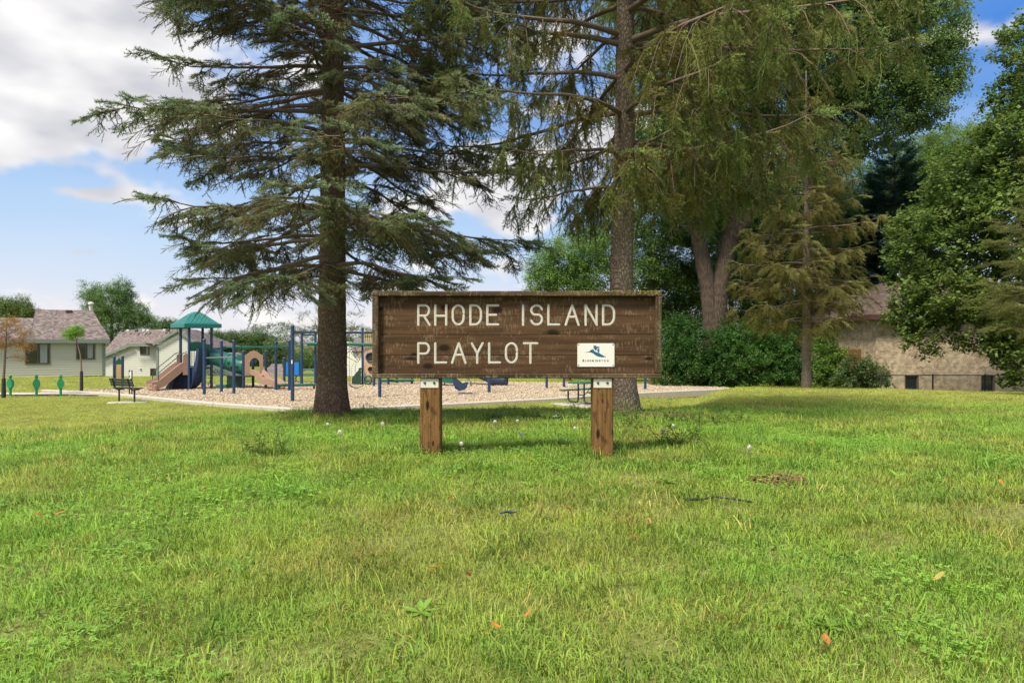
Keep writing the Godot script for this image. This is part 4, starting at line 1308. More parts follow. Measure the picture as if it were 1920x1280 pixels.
func tower() -> void:
	var th := 0.807
	var ux := Vector3(cos(th), 0, -sin(th)); var uz := Vector3(-sin(th), 0, -cos(th))
	var P2 := flat(354, 31.9)
	var s := 1.035
	var t := thing("play_tower", "navy and green play tower with a peaked teal roof and tan double slide", "play structure", P2)
	var cs := [Vector3.ZERO, ux * s, ux * s + uz * s, uz * s]
	for c in cs: part("post", pole(c, 2.95, 0.064, false), M.navy, t)
	var mid := (ux + uz) * s / 2
	var bas := Basis(ux, Vector3.UP, -uz)
	# roof
	var roof := thing_part("canopy", t)
	var rg := Geo.new()
	var lv := [[0.86, 2.92], [0.86, 3.10], [0.78, 3.13], [0.50, 3.36], [0.27, 3.58], [0.15, 3.67], [0.001, 3.70]]
	for k in lv.size() - 1:
		for q in 4:
			var a := Vector3(1, 0, 1).rotated(Vector3.UP, q * PI / 2); var b := Vector3(1, 0, 1).rotated(Vector3.UP, (q + 1) * PI / 2)
			var o := bas * ((a + b) * 0.5 + Vector3(0, 0.3, 0))
			rg.quad(mid + bas * (a * lv[k][0] + Vector3(0, lv[k][1], 0)), mid + bas * (b * lv[k][0] + Vector3(0, lv[k][1], 0)), mid + bas * (b * lv[k + 1][0] + Vector3(0, lv[k + 1][1], 0)), mid + bas * (a * lv[k + 1][0] + Vector3(0, lv[k + 1][1], 0)), o)
	part("roof_shell", rg, M.teal, roof)
	# scalloped roof tiles standing proud of the four slopes
	var tg := Geo.new()
	for q in 4:
		var a := Vector3(1, 0, 1).rotated(Vector3.UP, q * PI / 2); var b := Vector3(1, 0, 1).rotated(Vector3.UP, (q + 1) * PI / 2)
		var outw := ((a + b) * 0.5).normalized()
		var e := (b - a).normalized()
		for row in 7:
			var f := (row + 0.3) / 7.3
			var w := lerpf(0.74, 0.27, f); var y := lerpf(3.15, 3.58, f)
			var n := maxi(2, int(w * 2 / 0.19))
			for k in n:
				var xx := ((k + 0.5 + (0.0 if row % 2 else 0.0)) / n - 0.5) * 2.0 * (w - 0.05)
				var p := outw * w + e * xx + Vector3(0, y, 0)
				var sl := (outw * -0.51 + Vector3(0, 0.43, 0)).normalized()
				var nn := e.cross(sl); nn = nn if nn.y > 0 else -nn
				tg.plate([Vector2(-0.075, 0.045), Vector2(-0.075, -0.01), Vector2(-0.045, -0.04), Vector2(0.045, -0.04), Vector2(0.075, -0.01), Vector2(0.075, 0.045)], mid + bas * (p + nn * 0.012), bas * e, bas * sl, 0.022)
	part("roof_tiles", tg, M.teal_light, roof)
	var dk := Geo.new(); dk.box(mid + Vector3(0, 1.02, 0), Vector3(s + 0.08, 0.07, s + 0.08), bas, 0.01); part("deck", dk, M.dark_green, t)
	# barrier of vertical bars under an arched green panel, on the front right face
	var br := Geo.new()
	for k in 5: br.bar(ux * s * (0.12 + k * 0.10) + Vector3(0, 1.05, 0), ux * s * (0.12 + k * 0.10) + Vector3(0, 1.95, 0), 0.014, 6)
	br.bar(ux * 0.06 + Vector3(0, 1.12, 0), ux * s * 0.6 + Vector3(0, 1.12, 0), 0.018, 6)
	part("barrier", br, M.green, t)
	var ap := Geo.new(); ap.plate([Vector2(0.06, 1.82), Vector2(s - 0.06, 1.82), Vector2(s - 0.06, 2.12), Vector2(s * 0.75, 2.16), Vector2(s * 0.4, 2.26), Vector2(s * 0.2, 2.26), Vector2(0.06, 2.2)], Vector3.ZERO, ux, Vector3.UP, 0.05); part("arch_panel", ap, M.green, t)
	var ns := Geo.new(); ns.sweep([Vector2(-0.02, 0), Vector2(0.02, 0), Vector2(0.02, 0.03), Vector2(-0.02, 0.03)], [ux * s * 0.7 + Vector3(0, 2.0, 0.03), ux * s * 0.75 + Vector3(0, 1.6, 0.08), ux * s * 0.85 + Vector3(0, 1.1, 0.05)])
	# the navy moulded climber that bulges down under the deck to the ground
	var cl := Geo.new()
	var hx := Vector3(0.96, 0, 0.28)
	cl.plate([Vector2(-1.15, 0.02), Vector2(-1.02, 0.22), Vector2(-0.7, 0.5), Vector2(-0.3, 0.78), Vector2(0.1, 0.98), Vector2(0.45, 1.02), Vector2(0.56, 1.3), Vector2(0.62, 1.7), Vector2(0.66, 1.95), Vector2(0.78, 1.95), Vector2(0.76, 1.5), Vector2(0.68, 1.0), Vector2(0.52, 0.55), Vector2(0.3, 0.2), Vector2(0.05, 0.04)], uz * 0.45 + ux * 0.2, hx, Vector3.UP, 0.62)
	for k in 4: cl.bar(uz * 0.45 + ux * 0.2 + hx * (-0.8 + 0.36 * k) + Vector3(0, 0.12, 0.33), uz * 0.45 + ux * 0.2 + hx * (-0.62 + 0.36 * k) + Vector3(0, 0.5 + 0.12 * k, 0.33), 0.022, 6)
	part("curved_climber", cl, M.navy_plastic, t)
	var lad := Geo.new()
	for z in [0.16, 0.96]: lad.tube([ux * (s + 0.02) + uz * z + Vector3(0, 1.05, 0), ux * (s + 0.10) + uz * z + Vector3(0, 0.6, 0), ux * (s - 0.1) + uz * z + Vector3(0, 0.15, 0)], [0.02, 0.02, 0.02], 6, true)
	for k in 4: lad.bar(ux * (s + 0.06 - 0.03 * k) + uz * 0.16 + Vector3(0, 0.95 - 0.22 * k, 0), ux * (s + 0.06 - 0.03 * k) + uz * 0.96 + Vector3(0, 0.95 - 0.22 * k, 0), 0.016, 6)
	part("rung_ladder", lad, M.grey_metal, t)
	# double slide, leaving the left face towards the lower left
	var sd := Vector3(-0.75, 0, 0.66)
	var sside := sd.cross(Vector3.UP).normalized()
	var so := uz * s * 0.5 + Vector3(0, 1.06, 0)
	var path := [so + sd * -0.05, so + sd * 0.18 + Vector3(0, -0.03, 0), so + sd * 0.40 + Vector3(0, -0.20, 0), so + sd * 0.80 + Vector3(0, -0.54, 0), so + sd * 1.10 + Vector3(0, -0.78, 0), so + sd * 1.30 + Vector3(0, -0.86, 0), so + sd * 1.52 + Vector3(0, -0.88, 0)]
	var prof := [Vector2(-0.52, -0.10), Vector2(0.52, -0.10), Vector2(0.54, 0.26), Vector2(0.47, 0.28), Vector2(0.43, 0.0), Vector2(0.05, -0.02), Vector2(0.03, 0.10), Vector2(-0.03, 0.10), Vector2(-0.05, -0.02), Vector2(-0.43, 0.0), Vector2(-0.47, 0.28), Vector2(-0.54, 0.26)]
	var sg := Geo.new(); sg.sweep(prof, path, sside)
	var slide := part("double_slide", sg, M.tan, t)
	var foot := Geo.new()
	for q in [-0.45, 0.45]: foot.box(path[6] + sside * q + Vector3(0, -0.06, 0) - sd * 0.12, Vector3(0.16, 0.36, 0.24), Basis(sd, Vector3.UP, sd.cross(Vector3.UP)), 0.03)
	part("slide_foot", foot, M.tan, slide)
	for q in [-0.5, 0.5]:
		var hd := Geo.new(); hd.plate([Vector2(-0.02, -0.35), Vector2(0.22, -0.35), Vector2(0.22, 0.55), Vector2(0.10, 0.66), Vector2(-0.02, 0.62)], so + sside * q + sd * 0.0, sd, Vector3.UP, 0.07); part("slide_hood", hd, M.tan, slide)
		var hr := Geo.new()
		hr.tube([so + sside * q + sd * 0.05 + Vector3(0, 0.72, 0), so + sside * q + sd * 0.3 + Vector3(0, 0.62, 0), so + sside * q + sd * 1.15 + Vector3(0, -0.12, 0), so + sside * q + sd * 1.26 + Vector3(0, -0.25, 0), so + sside * q + sd * 1.28 + Vector3(0, -0.70, 0)], [0.02, 0.02, 0.02, 0.02, 0.02], 8, true)
		part("handrail", hr, M.dark_green, slide)
	# green crawl tube to the small tower on the right
	var T0: Vector3 = cs[1].lerp(cs[2], 0.4) + Vector3(0, 1.55, 0)
	var W := flat(456, 32.7) - P2
	var T1 := W + Vector3(-0.02, 1.06, -0.4)
	var tp := []
	var tr := []
	for j in 11:
		var f := j / 10.0
		var y := lerpf(T0.y, T1.y, smoothstep(0.0, 1.0, f))
		tp.append(Vector3(lerpf(T0.x, T1.x, f), y, lerpf(T0.z, T1.z, f)))
		tr.append(0.40 if j % 10 else 0.44)
	var tg2 := Geo.new(); tg2.tube(tp, tr, 24)
	var tb := part("crawl_tube", tg2, M.teal_deep, t)
	for f in [0.12, 0.48, 0.9]:
		var cg := Geo.new(); var c := along(tp, f); var c2 := along(tp, f + 0.03); cg.tube([c, c2], [0.425, 0.425], 24, true); part("tube_collar", cg, M.teal_deep, tb)
	for h in [[0.10, 0.2], [0.38, 0.35], [0.62, 0.10], [0.70, -0.35], [0.84, -0.1]]:
		var c := along(tp, h[0])
		var dirn := Vector3(0, sin(h[1]), cos(h[1]))
		var pg := Geo.new(); pg.lathe(c + dirn * 0.39, [Vector2(0.001, 0.025), Vector2(0.055, 0.025), Vector2(0.075, 0.015), Vector2(0.075, -0.02)], 10, Basis(Quaternion(Vector3.UP, dirn)))
		part("porthole", pg, M.black, tb)
	# the small tower: two posts, hooded panel, wavy slide
	for p in [[W, 1.8], [W + Vector3(0.75, 0, -0.9), 1.8], [W + Vector3(0.1, 0, -0.95), 1.7]]: part("post", pole(p[0], p[1], 0.064), M.navy, t)
	var sm := Geo.new(); sm.box(W + Vector3(0.35, 0.60, -0.45), Vector3(0.9, 0.07, 0.9), Basis(Vector3.UP, 0.3), 0.01)
	sm.box(W + Vector3(-0.5, 0.32, -0.35), Vector3(0.85, 0.6, 0.06), Basis(Vector3.UP, 0.1), 0.01); sm.box(W + Vector3(-0.25, 0.62, -0.3), Vector3(0.8, 0.06, 0.7), Basis(Vector3.UP, 0.1), 0.01)
	part("lower_deck", sm, M.dark_green, t)
	var hp := Geo.new()
	# tan hood with an arched opening
	var outer := [Vector2(0.05, 0.62), Vector2(0.05, 1.62), Vector2(0.16, 1.66), Vector2(0.30, 1.78), Vector2(0.46, 1.84), Vector2(0.62, 1.78), Vector2(0.76, 1.66), Vector2(0.88, 1.62), Vector2(0.88, 0.62), Vector2(0.72, 0.62), Vector2(0.72, 1.15)] + arc(Vector2(0.5, 1.2), Vector2(0.22, 0.28), 0, 180, 8) + [Vector2(0.28, 0.62)]
	var he := Vector3(0.75, 0, -0.35).normalized()
	hp.plate(outer, W, he, Vector3.UP, 0.09); part("slide_hood", hp, M.tan, t)
	var gp := Geo.new(); gp.plate([Vector2(0, 1.0), Vector2(0.36, 1.0), Vector2(0.36, 1.5), Vector2(0.25, 1.62), Vector2(0.1, 1.62), Vector2(0, 1.5)], W + Vector3(-0.42, 0, -0.1), Vector3.RIGHT, Vector3.UP, 0.05); part("arch_panel", gp, M.green, t)
	var wv := []
	var wd := Vector3(0.86, 0, 0.35).normalized()
	for j in 15:
		var f := j / 14.0
		var y := 0.68 - 0.62 * f + 0.10 * sin(f * TAU * 1.5 + 0.4)
		if f > 0.85: y = maxf(y, 0.10)
		wv.append(W + he * 0.5 + Vector3(0.05, y, 0.05) + wd * f * 1.55)
	var ws := Geo.new(); ws.sweep([Vector2(-0.30, -0.06), Vector2(0.30, -0.06), Vector2(0.33, 0.20), Vector2(0.27, 0.21), Vector2(0.22, 0.0), Vector2(-0.22, 0.0), Vector2(-0.27, 0.21), Vector2(-0.33, 0.20)], wv)
	part("wave_slide", ws, M.tan, t)
	var step := Geo.new(); step.box(W + Vector3(-0.95, 0.16, 0.15), Vector3(0.5, 0.14, 0.4), Basis.IDENTITY, 0.02); part("step_pad", step, M.green, t)

func thing_part(called: String, parent: Node) -> Node3D:
	var o := Node3D.new(); o.name = called; parent.add_child(o, true)
	return o

func play_rest() -> void:
	ladder_bars()
	swing_set()
	tower()
	# low balance beam
	var bb := thing("balance_beam", "long low green balance beam left of the left spruce trunk", "balance beam", flat(520, 32))
	var e := flat(592, 32.4) - flat(520, 32)
	var g := Geo.new(); g.bar(Vector3(0, 0.22, 0), e + Vector3(0, 0.22, 0), 0.07, 10); part("beam", g, M.green, bb)
	for f in [0.05, 0.95]: part("post", pole(e * f, 0.2, 0.05), M.navy, bb)
	# track ride: green beam on navy posts leading to the second structure
	var F := flat(565.5, 35.0); var G2 := flat(591, 35.3); var Hh := flat(679.7, 35.7)
	var tr := thing("track_ride", "thick green overhead beam on navy posts behind the left spruce trunk", "climbing bars", F)
	for p in [[F, 2.72], [G2, 2.7]]: part("post", pole(p[0] - F, p[1]), M.navy, tr)
	g = Geo.new(); g.bar(Vector3(0.3, 2.15, 0), Hh - F + Vector3(0.7, 2.1, 0), 0.085, 12); part("beam", g, M.green, tr)
	g = Geo.new(); g.bar(Vector3(0, 2.62, 0), G2 - F + Vector3(0, 2.62, 0), 0.04, 8); part("rail", g, M.navy, tr)
	# second structure
	var t := thing("climbing_structure", "tan and navy climbing structure half hidden behind the sign's left edge", "play structure", Hh)
	part("post", pole(Vector3.ZERO, 2.97), M.navy, t)
	for px in [[701.3, 34.5, 2.5], [728, 35.5, 2.4], [744, 37.0, 2.4], [772, 36.0, 1.2]]: part("post", pole(flat(px[0], px[1]) - Hh, px[2]), M.navy, t)
	var pan := Geo.new()
	pan.plate([Vector2(0.08, 0.12), Vector2(0.62, 0.12), Vector2(0.62, 1.85), Vector2(0.5, 1.95), Vector2(0.2, 1.95), Vector2(0.08, 1.85)], Vector3.ZERO, Vector3.RIGHT, Vector3.UP, 0.05); part("hole_panel", pan, M.tan_light, t)
	for h in [[0.42, 1.45, 0.26, M.navy_plastic], [0.42, 0.82, 0.14, M.dark_brown]]:
		var rg := Geo.new()
		rg.lathe(Vector3(h[0], h[1], 0.03), [Vector2(h[2] * 0.72, 0.02), Vector2(h[2] * 0.78, 0.07), Vector2(h[2], 0.07), Vector2(h[2] * 1.04, 0.0)], 20, Basis(Vector3.RIGHT, PI / 2)); part("hole_ring", rg, h[3], t)
		var dg := Geo.new(); dg.lathe(Vector3(h[0], h[1], 0.035), [Vector2(0.001, 0.0), Vector2(h[2] * 0.75, 0.0)], 20, Basis(Vector3.RIGHT, PI / 2)); part("hole", dg, M.black, t)
	var ring := Geo.new()
	var rp := []; var rd := []
	for k in 21: rp.append(Vector3(0.30 + cos(TAU * k / 20) * 0.2, 0.28 + sin(TAU * k / 20) * 0.2, 0.18)); rd.append(0.055)
	ring.tube(rp, rd, 8); part("green_ring", ring, M.green, t)
	var bal := Geo.new()
	for k in 7: bal.bar(Vector3(0.1 + 0.1 * k, 1.95, -0.02), Vector3(0.1 + 0.1 * k, 2.75, -0.02), 0.014, 6)
	bal.bar(Vector3(0.05, 2.7, -0.02), Vector3(1.0, 2.7, -0.02), 0.018, 6)
	part("balusters", bal, M.yellow, t)
	var stg := Geo.new()
	stg.plate([Vector2(-0.48, 0.06), Vector2(-0.02, 0.06), Vector2(-0.02, 0.95), Vector2(-0.48, 0.38)], Vector3(0, 0, 0.3), Vector3.RIGHT, Vector3.UP, 0.05)
	for k in 4: stg.box(Vector3(-0.42 + k * 0.12, 0.25 + k * 0.2, -0.1), Vector3(0.2, 0.05, 0.8))
	part("stair", stg, M.dark_green, t)
	for z in [0.34, -0.45]:
		var rl := Geo.new(); rl.tube([Vector3(-0.5, 0.1, z), Vector3(-0.5, 0.95, z), Vector3(-0.42, 1.1, z), Vector3(-0.02, 1.65, z)], [0.02, 0.02, 0.02, 0.02], 6, true); part("stair_rail", rl, M.yellow, t)
	var lp := Geo.new(); lp.tube([Vector3(-0.95, 0.05, 0.1), Vector3(-0.95, 0.9, 0.1), Vector3(-0.86, 1.05, 0.1), Vector3(-0.74, 1.05, 0.1), Vector3(-0.66, 0.9, 0.1), Vector3(-0.66, 0.05, 0.1)], [0.02, 0.02, 0.02, 0.02, 0.02, 0.02], 6, true); part("hand_loop", lp, M.yellow, t)
	var ac := Geo.new()
	var ap := []
	for k in 9: ap.append(Vector3(-0.05 + cos(deg_to_rad(90 + k * 10.0)) * 1.0, 1.05 + sin(deg_to_rad(90 + k * 10.0)) * 0.95, 0.0))
	var ar := []; for k in 9: ar.append(0.018)
	ac.tube(ap, ar, 6, true)
	for k in [2, 4, 6]: ac.bar(ap[k], Vector3(-0.05, 1.05, 0).lerp(ap[k], 0.25), 0.014, 6)
	part("arch_climber", ac, M.black, t)
	var lb := Geo.new(); lb.bar(flat(713, 35.6) - Hh + Vector3(0, 0.22, 0), flat(776, 36) - Hh + Vector3(0, 0.22, 0), 0.08, 10); part("low_beam", lb, M.green, t)
	var tp := Geo.new(); tp.plate([Vector2(-0.28, 0.2), Vector2(0.28, 0.2), Vector2(0.32, 0.7), Vector2(-0.32, 0.7)], flat(766, 36.4) - Hh, Vector3.RIGHT, Vector3.UP, 0.06); part("tan_panel", tp, M.tan, t)
	var th := Geo.new(); th.lathe(flat(766, 36.4) - Hh + Vector3(0.03, 0.5, 0.035), [Vector2(0.001, 0.002), Vector2(0.11, 0.0)], 10, Basis(Vector3.RIGHT, PI / 2)); part("hole", th, M.black, t)
	# green and navy slide ends seen under the sign
	var gs := Geo.new()
	var q0 := flat(812, 35.0)
	var t2 := thing("green_slide", "dark green slide end seen under the sign beside the left post", "slide", q0)
	gs.sweep([Vector2(-0.34, -0.05), Vector2(0.34, -0.05), Vector2(0.36, 0.2), Vector2(0.30, 0.2), Vector2(0.26, 0.0), Vector2(-0.26, 0.0), Vector2(-0.30, 0.2), Vector2(-0.36, 0.2)], [Vector3(-0.9, 1.3, -0.4), Vector3(-0.3, 0.75, -0.2), Vector3(0.2, 0.38, 0), Vector3(0.7, 0.22, 0.1), Vector3(1.1, 0.2, 0.15)])
	part("chute", gs, M.green, t2)
	g = Geo.new(); g.bar(Vector3(0.6, 0.0, 0.05), Vector3(0.6, 0.2, 0.05), 0.03); g.bar(Vector3(-0.6, 0.0, -0.3), Vector3(-0.6, 0.95, -0.3), 0.03); part("support", g, M.black, t2)
	var q1 := flat(925, 35.0)
	var t3 := thing("navy_tube_slide", "navy tube slide mouth lying on the chips under the middle of the sign", "slide", q1)
	g = Geo.new(); g.tube([Vector3(-2.0, 1.6, -0.8), Vector3(-1.3, 1.2, -0.5), Vector3(-0.6, 0.66, -0.2), Vector3(0.0, 0.36, 0), Vector3(0.5, 0.3, 0.15), Vector3(0.66, 0.3, 0.2)], [0.33, 0.33, 0.33, 0.31, 0.29, 0.31], 20, false)
	part("tube", g, M.navy_plastic, t3)
	g = Geo.new(); g.lathe(Vector3(0.665, 0.3, 0.2), [Vector2(0.001, -0.05), Vector2(0.27, -0.02), Vector2(0.30, 0.02), Vector2(0.32, 0.0), Vector2(0.32, -0.05)], 20, Basis(Quaternion(Vector3.UP, Vector3(0.16, 0, 0.05).normalized()))); part("rim", g, M.navy_plastic, t3)
	g = Geo.new(); g.bar(Vector3(-2.0, 0.0, -0.8), Vector3(-2.0, 1.35, -0.8), 0.05); part("support", g, M.navy, t3)
	single_pole("navy_post", "navy post under the right half of the sign, left of the picnic table", 1025, 33.0, 2.2)
	single_pole("navy_post", "navy post just behind the left end of the picnic table", 1057.5, 33.4, 2.2)
	single_pole("navy_post", "short navy post to the right of the right spruce trunk", 1210, 32.0, 0.55)
	# boards
	var bp := thing("yellow_play_board", "yellow play panel with a green arch between two navy posts", "play panel", flat(213.5, 34))
	var w := flat(229.2, 34.2) - flat(213.5, 34)
	for p in [Vector3.ZERO, w]: part("post", pole(p, 1.52), M.navy, bp)
	g = Geo.new(); g.plate([Vector2(0.07, 0.35), Vector2(0.345, 0.35), Vector2(0.345, 1.28), Vector2(0.28, 1.36), Vector2(0.21, 1.46), Vector2(0.14, 1.36), Vector2(0.07, 1.28)], Vector3.ZERO, w.normalized(), Vector3.UP, 0.05); part("frame_panel", g, M.green, bp)
	g = Geo.new(); g.plate([Vector2(0.10, 0.40), Vector2(0.315, 0.40), Vector2(0.315, 1.12), Vector2(0.10, 1.12)], Vector3(0, 0, 0.03), w.normalized(), Vector3.UP, 0.02); part("yellow_board", g, M.yellow, bp)
	for k in 5:
		g = Geo.new(); g.box(w.normalized() * 0.2075 + Vector3(0, 0.5 + k * 0.13, 0.042), Vector3(0.19, 0.012, 0.006)); part("groove_bar", g, M.tan, bp)
	var cp := thing("activity_panel", "small colourful activity panel with black uprights beside the bench", "play panel", flat(242, 28.9))
	w = Vector3(0.172, 0, 0.12)
	for p in [Vector3.ZERO, w]: part("post", pole(p, 1.05, 0.025), M.black, cp)
	var wn := w.normalized()
	g = Geo.new(); g.plate([Vector2(0.02, 0.30), Vector2(0.19, 0.30), Vector2(0.19, 0.98), Vector2(0.02, 0.98)], Vector3.ZERO, wn, Vector3.UP, 0.03); part("board", g, M.plate_white, cp)
	for s in [[0.07, 0.80, 0.045, M.panel_blue], [0.14, 0.70, 0.035, M.teal], [0.08, 0.58, 0.04, M.panel_blue], [0.13, 0.48, 0.045, M.red], [0.07, 0.38, 0.04, M.red]]:
		g = Geo.new(); g.lathe(wn * s[0] + Vector3(0, s[1], 0) + wn.cross(Vector3.UP) * 0.0155, [Vector2(0.001, 0.012), Vector2(s[2], 0.012), Vector2(s[2], 0.0)], 10, Basis(Quaternion(Vector3.UP, wn.cross(Vector3.UP)))); part("spinner", g, s[3], cp)
	var ib := thing("notice_board", "bright blue notice board in a peaked green frame behind the tall posts", "notice board", flat(532.5, 35.2))
	part("post", pole(Vector3.ZERO, 1.42), M.navy, ib); part("post", pole(Vector3(0.88, 0, 0), 1.42), M.navy, ib)
	g = Geo.new(); g.plate([Vector2(0.06, 0.48), Vector2(0.82, 0.48), Vector2(0.82, 1.26), Vector2(0.44, 1.42), Vector2(0.06, 1.26)], Vector3.ZERO, Vector3.RIGHT, Vector3.UP, 0.06); part("frame_panel", g, M.dark_green, ib)
	g = Geo.new(); g.box(Vector3(0.44, 0.87, 0.035), Vector3(0.66, 0.66, 0.02)); part("board", g, M.panel_blue, ib)
	# far picnic table seen left of the left trunk
	var far_t := flat(578, 37.5)
	picnic_table("far green picnic table partly hidden behind the left spruce trunk", far_t, 0.1)
	picnic_table("green picnic table with black tube legs behind the right sign post", Vector3(3.15, 0.08, -24.95), 0.62)
	bench()
	figures()

func picnic_table(label: String, p: Vector3, turn: float) -> void:
	var t := thing("picnic_table", label, "picnic table", p, turn, "green picnic tables by the playground")
	var tops := [["table_top", 0.74, -0.36, 0.36, 3], ["seat", 0.44, -0.86, -0.60, 1], ["seat", 0.44, 0.60, 0.86, 1]]
	for s in tops:
		var g := Geo.new()
		g.box(Vector3(0, s[1], (s[2] + s[3]) / 2), Vector3(2.3, 0.05, s[3] - s[2]), Basis.IDENTITY, 0.015)
		part(s[0], g, M.green_coat, t)
	for x in [-0.82, 0.82]:
		for z in [-1.0, 1.0]:
			var g := Geo.new()
			g.tube([Vector3(x, 0.72, z * 0.16), Vector3(x, 0.12, z * 0.16), Vector3(x, 0.05, z * 0.20), Vector3(x, 0.03, z * 0.30), Vector3(x, 0.03, z * 0.58), Vector3(x, 0.06, z * 0.68), Vector3(x, 0.14, z * 0.72), Vector3(x, 0.43, z * 0.72)], [0.03, 0.03, 0.03, 0.03, 0.03, 0.03, 0.03, 0.03], 8, true)
			part("leg", g, M.black, t)
		var b := Geo.new(); b.bar(Vector3(x, 0.16, 0), Vector3(x * 0.2, 0.72, 0), 0.014, 6); part("brace", b, M.black, t)
		var cb := Geo.new(); cb.bar(Vector3(x, 0.30, -0.18), Vector3(x, 0.30, 0.18), 0.02, 6); part("brace", cb, M.black, t)

func bench() -> void:
	var p := Vector3(-14.45, 0.09, -25.45)
	# it faces the playground: the back is towards the lawn
	var t := thing("park_bench", "dark green slatted bench with black frame on a concrete pad, facing the playground", "bench", p, PI - 0.42)
	for k in 3:
		var g := Geo.new(); g.box(Vector3(0, 0.46 + 0.008 * absf(k - 1), 0.02 + 0.115 * k), Vector3(1.25, 0.045, 0.10), Basis.IDENTITY, 0.01); part("seat_slat", g, M.bench, t)
	for k in 3:
		var y := 0.60 + k * 0.095
		var g := Geo.new(); g.box(Vector3(0, y, -0.10 - 0.035 * k), Vector3(1.25, 0.085, 0.035), Basis(Vector3.RIGHT, -0.35), 0.01); part("back_slat", g, M.bench, t)
	for x in [-0.42, 0.42]:
		var g := Geo.new()
		g.tube([Vector3(x, 0.84, -0.21), Vector3(x, 0.60, -0.13), Vector3(x, 0.46, -0.07), Vector3(x, 0.41, 0.0), Vector3(x, 0.41, 0.28)], [0.022, 0.022, 0.022, 0.022, 0.022], 8, true)
		part("bracket", g, M.black, t)
		var l := Geo.new(); l.bar(Vector3(x, -0.08, 0.08), Vector3(x, 0.42, 0.08), 0.032, 10); part("leg", l, M.black, t)

func figures() -> void:
	var words := ["leftmost bright green figure post beside the path, next to the sapling", "middle one of three bright green figure posts by the path", "rightmost bright green figure post, nearest the bench"]
	var pxs := [18.5, 67.5, 113.0]
	for k in 3:
		var p := spot(pxs[k], 28.4)
		var t := thing("figure_post", words[k], "bollard", p, 0.15 * k, "bright green figure posts along the path")
		var g := Geo.new(); g.lathe(Vector3.ZERO, [Vector2(0.05, -0.1), Vector2(0.05, 0.30), Vector2(0.062, 0.36), Vector2(0.05, 0.72), Vector2(0.045, 0.90), Vector2(0.001, 0.905)], 10); part("post", g, M.bright_green, t)
		g = Geo.new(); g.plate([Vector2(-0.04, 0.34), Vector2(0.05, 0.36), Vector2(0.11, 0.46), Vector2(0.12, 0.58), Vector2(0.07, 0.70), Vector2(-0.02, 0.74), Vector2(-0.09, 0.66), Vector2(-0.12, 0.54), Vector2(-0.09, 0.44)], Vector3(0, 0, 0.0), Vector3.RIGHT, Vector3.UP, 0.14); part("figure", g, M.bright_green, t)
		g = Geo.new(); g.ball(Vector3(0, 0.84, 0.0), Vector3(0.065, 0.07, 0.065), 10); part("head", g, M.bright_green, t)

# ---------- houses ----------
# lap siding between y0 and a top line, leaving the openings free; ex runs along the wall, ez faces out
func siding(o: Vector3, ex: Vector3, ez: Vector3, w: float, y0: float, tops: Array, holes: Array, pitch := 0.16) -> Geo:
	var g := Geo.new()
	var top := func(x: float) -> float:
		for k in tops.size() - 1:
			if x <= tops[k + 1].x: return lerpf(tops[k].y, tops[k + 1].y, clampf((x - tops[k].x) / maxf(tops[k + 1].x - tops[k].x, 0.001), 0, 1))
		return tops[-1].y
	var high := -99.0
	for p in tops: high = maxf(high, p.y)
	var y := y0
	while y < high:
		var cuts := [0.0, w]
		for p in tops: cuts.append(p.x)
		for h in holes: cuts.append(h.position.x); cuts.append(h.end.x)
		for k in 8: cuts.append(w * k / 8.0)
		cuts.sort()
		for k in cuts.size() - 1:
			var a: float = cuts[k]; var b: float = cuts[k + 1]
			if b - a < 0.01: continue
			var m := (a + b) / 2
			var segs := [[y, y + pitch]]
			for h in holes:
				if m > h.position.x and m < h.end.x:
					var nx := []
					for s in segs:
						if s[1] <= h.position.y or s[0] >= h.end.y: nx.append(s)
						else:
							if s[0] < h.position.y: nx.append([s[0], h.position.y])
							if s[1] > h.end.y: nx.append([h.end.y, s[1]])
					segs = nx
			for s in segs:
				var ta := minf(s[1], top.call(a)); var tb := minf(s[1], top.call(b))
				if ta <= s[0] and tb <= s[0]: continue
				ta = maxf(ta, s[0]); tb = maxf(tb, s[0])
				var tilt := 0.03
				g.quad(o + ex * a + ez * tilt + Vector3(0, s[0], 0), o + ex * b + ez * tilt + Vector3(0, s[0], 0), o + ex * b + Vector3(0, tb, 0), o + ex * a + Vector3(0, ta, 0), ez)
				g.quad(o + ex * a + Vector3(0, s[0], 0), o + ex * b + Vector3(0, s[0], 0), o + ex * b + ez * tilt + Vector3(0, s[0], 0), o + ex * a + ez * tilt + Vector3(0, s[0], 0), Vector3.DOWN)
		y += pitch
	return g

func slab(poly: Array, thick: float, g: Geo, uv := true) -> void:
	# a roof plane from corner points, with thickness downwards
	var nn: Vector3 = (poly[1] - poly[0]).cross(poly[2] - poly[0]).normalized()
	if nn.y < 0: nn = -nn
	var ex := Vector3(nn.z, 0, -nn.x)
	ex = ex.normalized() if ex.length() > 0.01 else Vector3.RIGHT
	var ey := nn.cross(ex)
	for lay in [0.0, -thick]:
		for k in range(1, poly.size() - 1):
			var q := g.v.size()
			for p in [poly[0], poly[k], poly[k + 1]]:
				g.vert(p + nn * lay, nn if lay == 0.0 else -nn, Vector2(p.dot(ex), p.dot(ey)))
			g.face(q, q + 1, q + 2)
	var c := Vector3.ZERO
	for p in poly: c += p / poly.size()
	for k in poly.size():
		var a: Vector3 = poly[k]; var b: Vector3 = poly[(k + 1) % poly.size()]
		g.quad(a, b, b - nn * thick, a - nn * thick, (a + b) / 2 - c)

